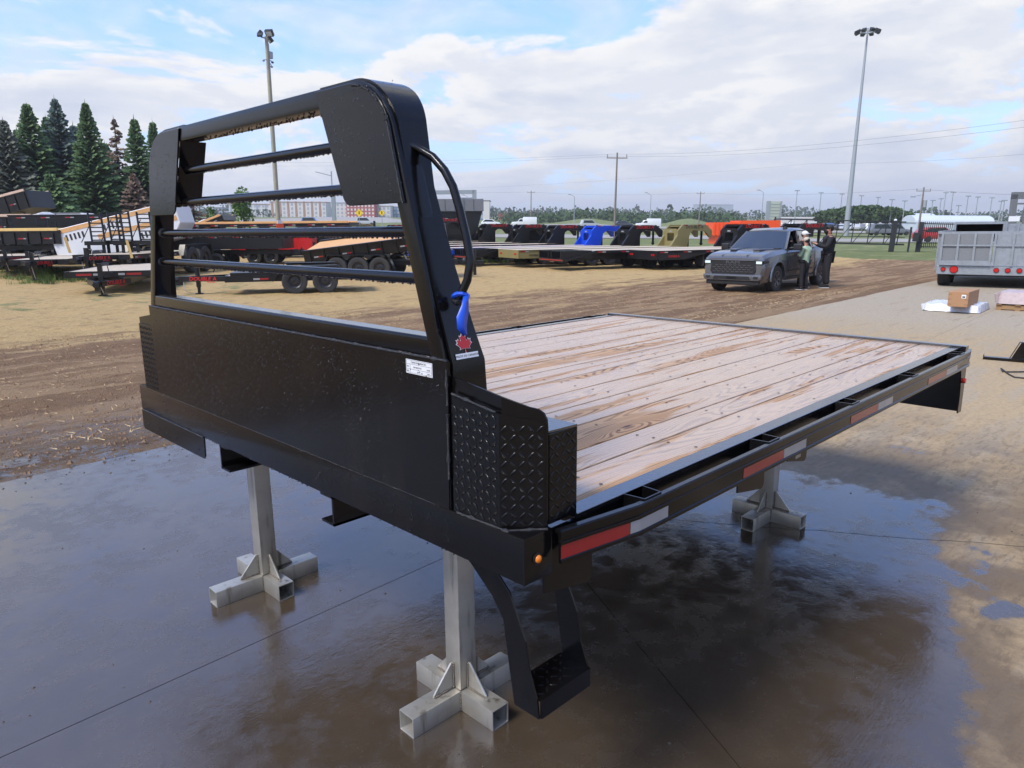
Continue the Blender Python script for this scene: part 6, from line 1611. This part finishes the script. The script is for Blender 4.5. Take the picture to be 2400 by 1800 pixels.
m = MB(); m.tube([(-.3, 0, H-1.3), (-1.6, 0, H-1.6)], .05, 6); m.box(-2.1, -.2, H-1.75, -1.4, .2, H-1.55); m.build('lamp_arm', POLE, u_)
m = MB(); Hm = hgt(430, 783, 105)
t = empty('road_gantry', far_pt(783, 105), VR+R(8), True, 'grey steel road gantry post with its arm reaching right behind the handle', 'road gantry')
m = MB(); m.box(-.28, -.28, 0, .28, .28, hgt(447, 783, 105)); m.build('post', POLE, t, bevel=.04)
xa = (1076-783)/1696*112
m = MB(); z = hgt(448, 783, 105); m.bar((0, 0, z-.35), (xa, 0, z+.1), .5, .55); m.build('arm', POLE, t); m = MB(); m.box(xa-.28, -.25, z-4.2, xa+.28, .25, z+.38); m.build('drop_post', POLE, t)
m = MB(); m.tube([(-.1, 0, z), (-.1, 0, z+2.6)], .09, 6); m.bar((-.1, 0, z+2.0), (-2.2, 0, z+2.5), .1, .1); m.build('lamp_arm', POLE, t)
def wire(label, pts, sag, r=.022):
    P_ = [Vector((p.x, p.y, p.z+h)) for p, h in pts]; path = []
    for a, b in zip(P_, P_[1:]):
        for k in range(16): f = k/16; q = a.lerp(b, f); q.z -= sag*4*f*(1-f); path.append(q)
    path.append(P_[-1]); m = MB(); m.tube(path, r, 4); tag(m.build('power_line', BPLA), label, 'power line', 'power lines across the sky')
def uv3(u, v, dist):
    p = far_pt(u, dist); return (p, hgt(v, u, dist))
for dv__, nm in ((0, 'upper power line sagging from the tall wooden pole towards the upper right'), (10, 'lower power line of the pair sagging from the tall wooden pole towards the upper right')):
    wire(nm, [uv3(330, 372+dv__, 170), uv3(1440, 361+dv__*.5, 95), uv3(2700, 236+dv__*2, 60)], .9, .007)
wire('power line linking the far wooden poles low over the trees', [uv3(700, 441, 290), uv3(1244, 450, 260), uv3(1638, 452, 250), uv3(2155, 443, 150), uv3(2700, 447, 140)], .8, .015)
wire('thin power line crossing behind the tall mast at mid height', [uv3(1000, 444, 200), uv3(1900, 383, 120), uv3(2700, 330, 90)], .6, .007)
# pylon sign, road signs
SGN = simple('pylon_panel', (.42, .46, .38), .6, var=.05); YSG = simple('yellow_sign', (.80, .55, .01), .5, var=.02)
t = empty('pylon_sign', far_pt(1810, 150), VR, True, 'tall grey-green louvred pylon sign left of the far car park', 'sign'); H = hgt(472, 1812, 150); w = 1.15; zb = hgt(533, 1812, 150)
m = MB(); m.box(-w*.6, -.3, zb, w, .3, H); m.build('panel', SGN, t)
m = MB(); m.box(-w*1.15, -.35, .0, -w*.62, .35, H+.05); m.build('side_post', POLE, t); m = MB(); m.box(w+.02, -.35, 0, w+.3, .35, H); m.build('side_post', POLE, t)
for k in range(8):
    m = MB(); z = zb+(H-zb)*(k+.5)/8.5; m.box(-w*.58, -.36, z, w*.98, -.3, z+.09); m.build('louvre', POLE, t)
for u, lb in ((842, 'yellow diamond road sign, left of the two below the gusset'), (895, 'yellow diamond road sign, right of the two below the gusset')):
    t = empty('road_sign', far_pt(u, 118), VR, True, lb, 'road sign', 'yellow diamond road signs'); z = hgt(499, u, 118); s = .62 if u < 870 else .5
    m = MB(); m.prism([(-s, z), (0, z-s), (s, z), (0, z+s)], 'y', -.03, .03); o = m.build('diamond', YSG, t); m = MB(); m.box(-.07, -.045, z-.2, .07, -.035, z+.25); m.build('symbol', KTXT, o); m = MB(); m.tube([(0, .06, 0), (0, .06, z)], .05, 6); m.build('post', POLE, t)
# ------------------------------------------------------------------ roads and car park
ROAD = simple('far_road', (.30, .28, .25), .85, var=.08, scale=.3); LOT = simple('car_park_gravel', (.26, .25, .23), .9, var=.1, scale=.3)
def strip(name, pts, half, mat, lift=.05):
    m = MB(); P_ = []
    for (u, v), (u2, v2) in zip(pts, pts[1:]):
        for k in range(24): f = k/24; P_.append((u+(u2-u)*f, v+(v2-v)*f))
    P_.append(pts[-1]); vs = []
    for u, v in P_:
        for q in (v+half, v-half*.9): p = g2(u, q); vs.append((p.x, p.y, p.z+hill(p.x, p.y)+lift))
    m.add(vs, [(2*i, 2*i+2, 2*i+3, 2*i+1) for i in range(len(P_)-1)]); return m.build(name, mat, kind='structure')
strip('highway', [(560, 517), (900, 520), (1120, 529), (1400, 531), (1700, 537), (1900, 543), (2200, 547), (2600, 552)], 3.6, ROAD, .12)
strip('service_road', [(1000, 552), (1300, 554), (1600, 556), (1900, 563), (2200, 565), (2600, 570)], 4., ROAD)
strip('car_park', [(1800, 529), (2100, 531), (2600, 536)], 3.0, LOT, .14)
# ------------------------------------------------------------------ cars far away
CW = {n: simple('car_'+n, c, .3, var=.03, coat=.5) for n, c in dict(white=(.75, .76, .78), silver=(.42, .44, .47), grey=(.14, .15, .17), dark=(.03, .035, .045), blue=(.05, .09, .22), red=(.42, .02, .02)).items()}
CARM = {}
def car(kind, col, loc, rz, label, group=None, tilt=True):
    t = empty('car' if kind != 'pick' else 'utility_truck', loc, rz, tilt, label, {'sedan': 'car', 'suv': 'car', 'pick': 'truck'}[kind], group)
    if kind not in CARM:
        h = .62 if kind == 'sedan' else .8; L = 4.6 if kind != 'pick' else 5.8; m = MB(); l = L/2
        if kind == 'pick': pr = [(-l, .4), (-l, 2.25), (.2, 2.25), (.25, 1.9), (1.0, 1.85), (1.5, 1.2), (l-.1, 1.1), (l, .8), (l, .4)]
        else: pr = [(-l, .35), (-l, .95), (-l+.15, 1.02), (-l+(.75 if kind == 'sedan' else .35), .95+h), (.35, .98+h), (1.1, 1.02), (l-.25, .88), (l, .7), (l, .35)]
        sec = []
        m.prism([p for p in pr], 'y', -.88, .88); o = m.build('body', None, bevel=.09, seg=2, smooth=50)
        g_ = MB()
        if kind == 'pick': q = [(.3, 1.25), (.35, 1.75), (.95, 1.75), (1.35, 1.25)]
        else: q = [(-l+.45, 1.05), (-l+(.95 if kind == 'sedan' else .6), .88+h), (.30, .90+h), (.92, 1.05)]
        g_.prism(q, 'y', -.885, .885); g2_ = MB(); o2 = g_.build('window', GLASS)
        g3 = MB(); a, b = (pr[4], pr[5]); g3.add([(a[0]+.02, -.75, a[1]-.06), (a[0]+.02, .75, a[1]-.06), (b[0]+.0, .8, b[1]+.05), (b[0]+.0, -.8, b[1]+.05)], [(0, 1, 2, 3)]); o3 = g3.build('windscreen', GLASS)
        wm = MB()
        wm.cyl((0, -.12, 0), (0, .12, 0), .33, 14); o4 = wm.build('wheel', RUB, fix=True)
        CARM[kind] = (o.data, o2.data, o3.data, o4.data, L)
        for q in (o, o2, o3, o4): bpy.data.objects.remove(q)
    a, b, c, w, L = CARM[kind]
    for nm, me in (('body', a), ('window', b), ('windscreen', c)):
        if nm == 'body':
            me = bpy.data.meshes.get('body_'+kind+col) or me.copy(); me.name = 'body_'+kind+col
            if not me.materials: me.materials.append(CW[col])
            elif me.materials[0] is None or me.materials[0] != CW[col]: me.materials.clear(); me.materials.append(CW[col])
        o = bpy.data.objects.new(nm, me); COL.objects.link(o); o.parent = t; reg(o, t)
    for x in (-L*.3, L*.3):
        for y in (-.8, .8): o = bpy.data.objects.new('wheel', w); COL.objects.link(o); o.parent = t; reg(o, t); o.location = (x, y, .33)
    return t
def fcar(kind, col, u, dist, rz, label, group=None):
    p = far_pt(u, dist); car(kind, col, (p.x, p.y, p.z+hill(p.x, p.y)+.14), VR+rz, label, group)
fcar('suv', 'silver', 1383, 172, R(180-170), 'silver car on the far road above the blue gooseneck')
fcar('pick', 'white', 1519, 178, pi, 'white service truck on the far road above the black gooseneck')
fcar('sedan', 'dark', 1462, 190, 0, 'dark car on the far road between the silver car and the white truck')
fcar('pick', 'white', 1228, 170, pi, 'white pickup on the far road above the small box body')
fcar('sedan', 'white', 1150, 175, 0, 'white car glimpsed under the arch of the leftmost raised gooseneck')
fcar('suv', 'blue', 732, 165, 0, 'blue car on the far road left of the gantry post')
fcar('suv', 'silver', 858, 172, 0, 'silver car on the far road below the yellow signs')
fcar('suv', 'grey', 2072, 128, 0, 'grey car on the highway behind the sliding gate, left one'); fcar('suv', 'grey', 2100, 131, 0, 'grey car on the highway close behind the thick gate post')
fcar('sedan', 'red', 2200, 92, 0, 'red car behind the picket fence')
GC = 'cars in the far car park'
random.seed(77); u = 1838; nc = 0
while u < 2105:
    col = random.choice(['white', 'white', 'silver', 'silver', 'grey', 'blue', 'dark']); k = random.choice(['sedan', 'suv'])
    fcar(k, col, u, 205+random.uniform(-3, 3), random.choice((R(60), R(65), R(240))), '%s %s, %s from the left in the front row of the far car park' % (col, 'low car' if k == 'sedan' else 'tall car', ORD[nc] if nc else 'first'), GC); nc += 1; u += random.uniform(12, 19)
u = 1900; nc = 0
while u < 2120:
    col = random.choice(['white', 'white', 'silver', 'grey', 'blue']); fcar('suv', col, u, 236, R(62), '%s tall car, %s from the left in the back row of the far car park' % (col, ORD[nc] if nc else 'first'), GC); nc += 1; u += random.uniform(12, 20)
def shed(u, dist, w, h, d, mat, roofm, label, z0=0, rows=0, cols=0, wm=None, flat=True, name='building', cat='building', rz=0., band=None):
    p = far_pt(u, dist); t = empty(name, (p.x, p.y, p.z+hill(p.x, p.y)-1), VR+rz, True, label, cat); m = MB(); m.box(-w/2, 0, 0, w/2, d, h+1); m.build('wall', mat, t)
    m = MB()
    if flat: m.box(-w/2-.4, -.4, h+1, w/2+.4, d+.4, h+1.5)
    else:
        n = 10; m.prism([(-d/2*1.02*cos(pi*i/n)+d/2, h+1+d*.28*sin(pi*i/n)) for i in range(n+1)], 'x', -w/2-.2, w/2+.2)
    m.build('roof', roofm, t)
    if rows:
        m = MB()
        for r_ in range(rows):
            for c in range(cols):
                x = -w/2+w*(c+.5)/cols; z = 1+h*(r_+.5)/rows; ww = w/cols*.26; hh = h/rows*.30; m.box(x-ww, -.12, z-hh, x+ww, .02, z+hh)
        m.build('windows', wm or GLASS, t, kind='stuff')
    if band:
        for x0, x1, bm in band: m = MB(); m.box(-w/2+w*x0, -.3, 1, -w/2+w*x1, 0, h+1.7); m.build('facade_bay', bm, t)
    return t
BW_ = simple('white_render', (.62, .60, .57), .8, var=.05, scale=.2); BB = simple('brown_cladding', (.36, .19, .12), .8); BR = simple('red_cladding', (.34, .05, .045), .7); BG = simple('blue_glazing', (.10, .20, .32), .25, var=.2, scale=.2); BGR = simple('grey_cladding', (.33, .37, .42), .7); BDK = simple('dark_roof', (.07, .075, .085), .8); BTN = simple('tan_cladding', (.42, .34, .27), .8)
shed(700, 640, 46, 13.5, 18, BW_, BB, 'long white apartment block with a brown roofline, right of the floodlight pole', rows=4, cols=14, wm=BGR, band=[(k/7+.02, k/7+.055, BB) for k in range(7)])
shed(600, 660, 44, 12.0, 18, BW_, BB, 'white and brown apartment block left of the floodlight pole', rows=4, cols=13, wm=BGR, band=[(k/6+.02, k/6+.05, BGR) for k in range(6)])
shed(540, 690, 26, 9, 15, BGR, BDK, 'grey apartment block furthest left in the headboard window', rows=3, cols=8, wm=GLASS)
shed(812, 600, 16, 12, 16, BW_, BGR, 'white apartment block touching the red one', rows=4, cols=5, wm=BGR)
shed(846, 590, 22, 11, 16, BR, BDK, 'red apartment block with rows of white windows', rows=4, cols=8, wm=BW_)
shed(886, 600, 20, 9.5, 16, BW_, BTN, 'cream apartment block right of the red one', rows=3, cols=6, wm=BGR)
shed(930, 610, 18, 9, 16, BG, BGR, 'blue glazed office right of the cream block', rows=3, cols=6, wm=BGR)
shed(1112, 420, 17, 10.2, 14, BG, BDK, 'blue glazed office with a grey roof beside the hopper', rows=3, cols=6, wm=BGR, band=[(.78, 1.0, BW_)])
shed(1090, 440, 10, 12, 12, BG, BGR, 'narrow taller blue office behind the blue glazed one', rows=4, cols=3, wm=BGR)
shed(1232, 520, 38, 4.5, 14, BTN, BDK, 'long low tan and brown shed below the woods', band=[(.0, .28, BR), (.34, .36, BDK), (.52, .7, BDK)])
shed(1460, 900, 40, 9, 20, BW_, BGR, 'far white building above the treetops right of the tall wooden pole')
shed(1675, 1300, 60, 22, 30, BGR, BGR, 'far bluish tower block on the skyline left of the pylon sign'); shed(1290, 950, 40, 9, 20, BGR, BGR, 'far grey building among the treetops left of the tall wooden pole')
ARCH = simple('white_fabric', (.52, .57, .62), .6)
shed(2162, 262, 8.6, 2.9, 8, ARCH, ARCH, 'grey-white rounded fabric shelter behind the gate', flat=False)
shed(2238, 200, 18, 2.2, 6, ARCH, ARCH, 'long white ribbed tunnel tent behind the picket fence', flat=False)
shed(1960, 285, 44, 3.2, 8, BW_, BW_, 'low white building behind the far parked cars')
# ------------------------------------------------------------------ gate and picket fence
FBK = simple('fence_black', (.012, .013, .015), .5)
def uvw(u, v, dist): p = far_pt(u, dist); return Vector((p.x, p.y, p.z+hgt(v, u, dist)))
DF = 63.
def fbar(m, a, b, w=.07): m.bar(uvw(*a, DF), uvw(*b, DF), w, w)
t = empty('sliding_gate', (0, 0, 0), label='long black sliding gate of rails and diagonals behind the people', cat='gate'); t['label'] = 'long black sliding gate of rails and diagonals behind the people'
top = lambda u: 513+(u-1815)*.024; bot = lambda u: 567+(u-1815)*.02; midv = lambda u: 550+(u-1815)*.022
for f_, w in ((top, .09), (bot, .12), (midv, .05)):
    m = MB(); fbar(m, (1815, f_(1815)), (2125, f_(2125)), w); m.build('rail', FBK, t)
us = [1815, 1855, 1892, 1928, 1966, 2004, 2042, 2080, 2112]
for u in us:
    m = MB(); fbar(m, (u, top(u)), (u-5, bot(u)), .07); m.build('upright', FBK, t)
for a, b in zip(us, us[1:]):
    m = MB(); fbar(m, (a-3, bot(a)), (b, top(b)), .05); m.build('brace', FBK, t)
def fpost(u, tv, bv, w, label, cap=False):
    a, b = uvw(u, bv, DF-.4), uvw(u+(bv-tv)*.055, tv, DF-.4); m = MB(); m.bar(a-Vector((0, 0, .2)), b, w, w); o = m.build('gate_post', FBK)
    if cap: q = MB(); q.ball(b, .13, 8, 6); q.build('lamp', TWH, o, smooth=60)
    return tag(o, label, 'post', 'black posts of the gate')
fpost(2095, 517, 591, .38, 'thick black gate post with a pale lamp on top', True); fpost(2135, 532, 590, .14, 'thin black post right of the thick gate post'); fpost(2158, 520, 590, .34, 'thick black gate post where the picket fence begins'); fpost(1814, 508, 570, .12, 'thin black post at the left end of the sliding gate')
a, b = uvw(2150, 566, DF-.6), uvw(2152, 545, DF-.6); m = MB(); m.bar(a, b, .9, .4); tag(m.build('keypad_box', FBK), 'black control box between the two thick gate posts', 'control box')
t = empty('picket_fence', (0, 0, 0), label='black picket fence with dense bars left of the galvanised trailer', cat='fence')
for v in (524, 540, 578):
    m = MB(); fbar(m, (2162, v), (2300, v+3), .06); m.build('rail', FBK, t)
u = 2166
while u < 2240: m = MB(); fbar(m, (u+4, 519+(u-2160)*.02), (u, 582+(u-2160)*.02), .05); m.build('picket', FBK, t); u += 4.6
# ------------------------------------------------------------------ litter and small things
p = g2(1092, 612); m = MB(); m.ball((p.x, p.y, p.z+.1), .16, 8, 6, sc=(1.4, 1, .7)); tag(m.build('plastic_bag', SHEET, smooth=60), 'crumpled white plastic bag on the straw left of the blue tail panel', 'bag')
for i, (u, v, label, post) in enumerate(((154, 601, 'pale wooden stake standing at the left front corner of the taped deckover', (146, 556)), (299, 613, 'pale wooden stake standing at the right front corner of the taped deckover', (291, 563)))):
    d_ = 30.0; a, b = uvw(u, v-8, d_), uvw(post[0], post[1], d_); m = MB(); m.bar(a, b, .11, .09); tag(m.build('wooden_stake', YLW), label, 'stake', 'wooden stakes on the deckover trailer')
# ------------------------------------------------------------------ haze
hz = bpy.data.materials.new('air_haze'); hz.use_nodes = True; nt = hz.node_tree; nt.nodes.remove(nt.nodes['Principled BSDF']); pv = nt.nodes.new('ShaderNodeVolumePrincipled')
pv.inputs['Color'].default_value = (.985, .99, 1., 1); pv.inputs['Density'].default_value = .00034; pv.inputs['Anisotropy'].default_value = .2; nt.links.new(pv.outputs[0], nt.nodes['Material Output'].inputs['Volume'])
m = MB(); m.box(-5400, -5400, -5, 5400, 5400, 160); m.build('haze', hz, kind='stuff')
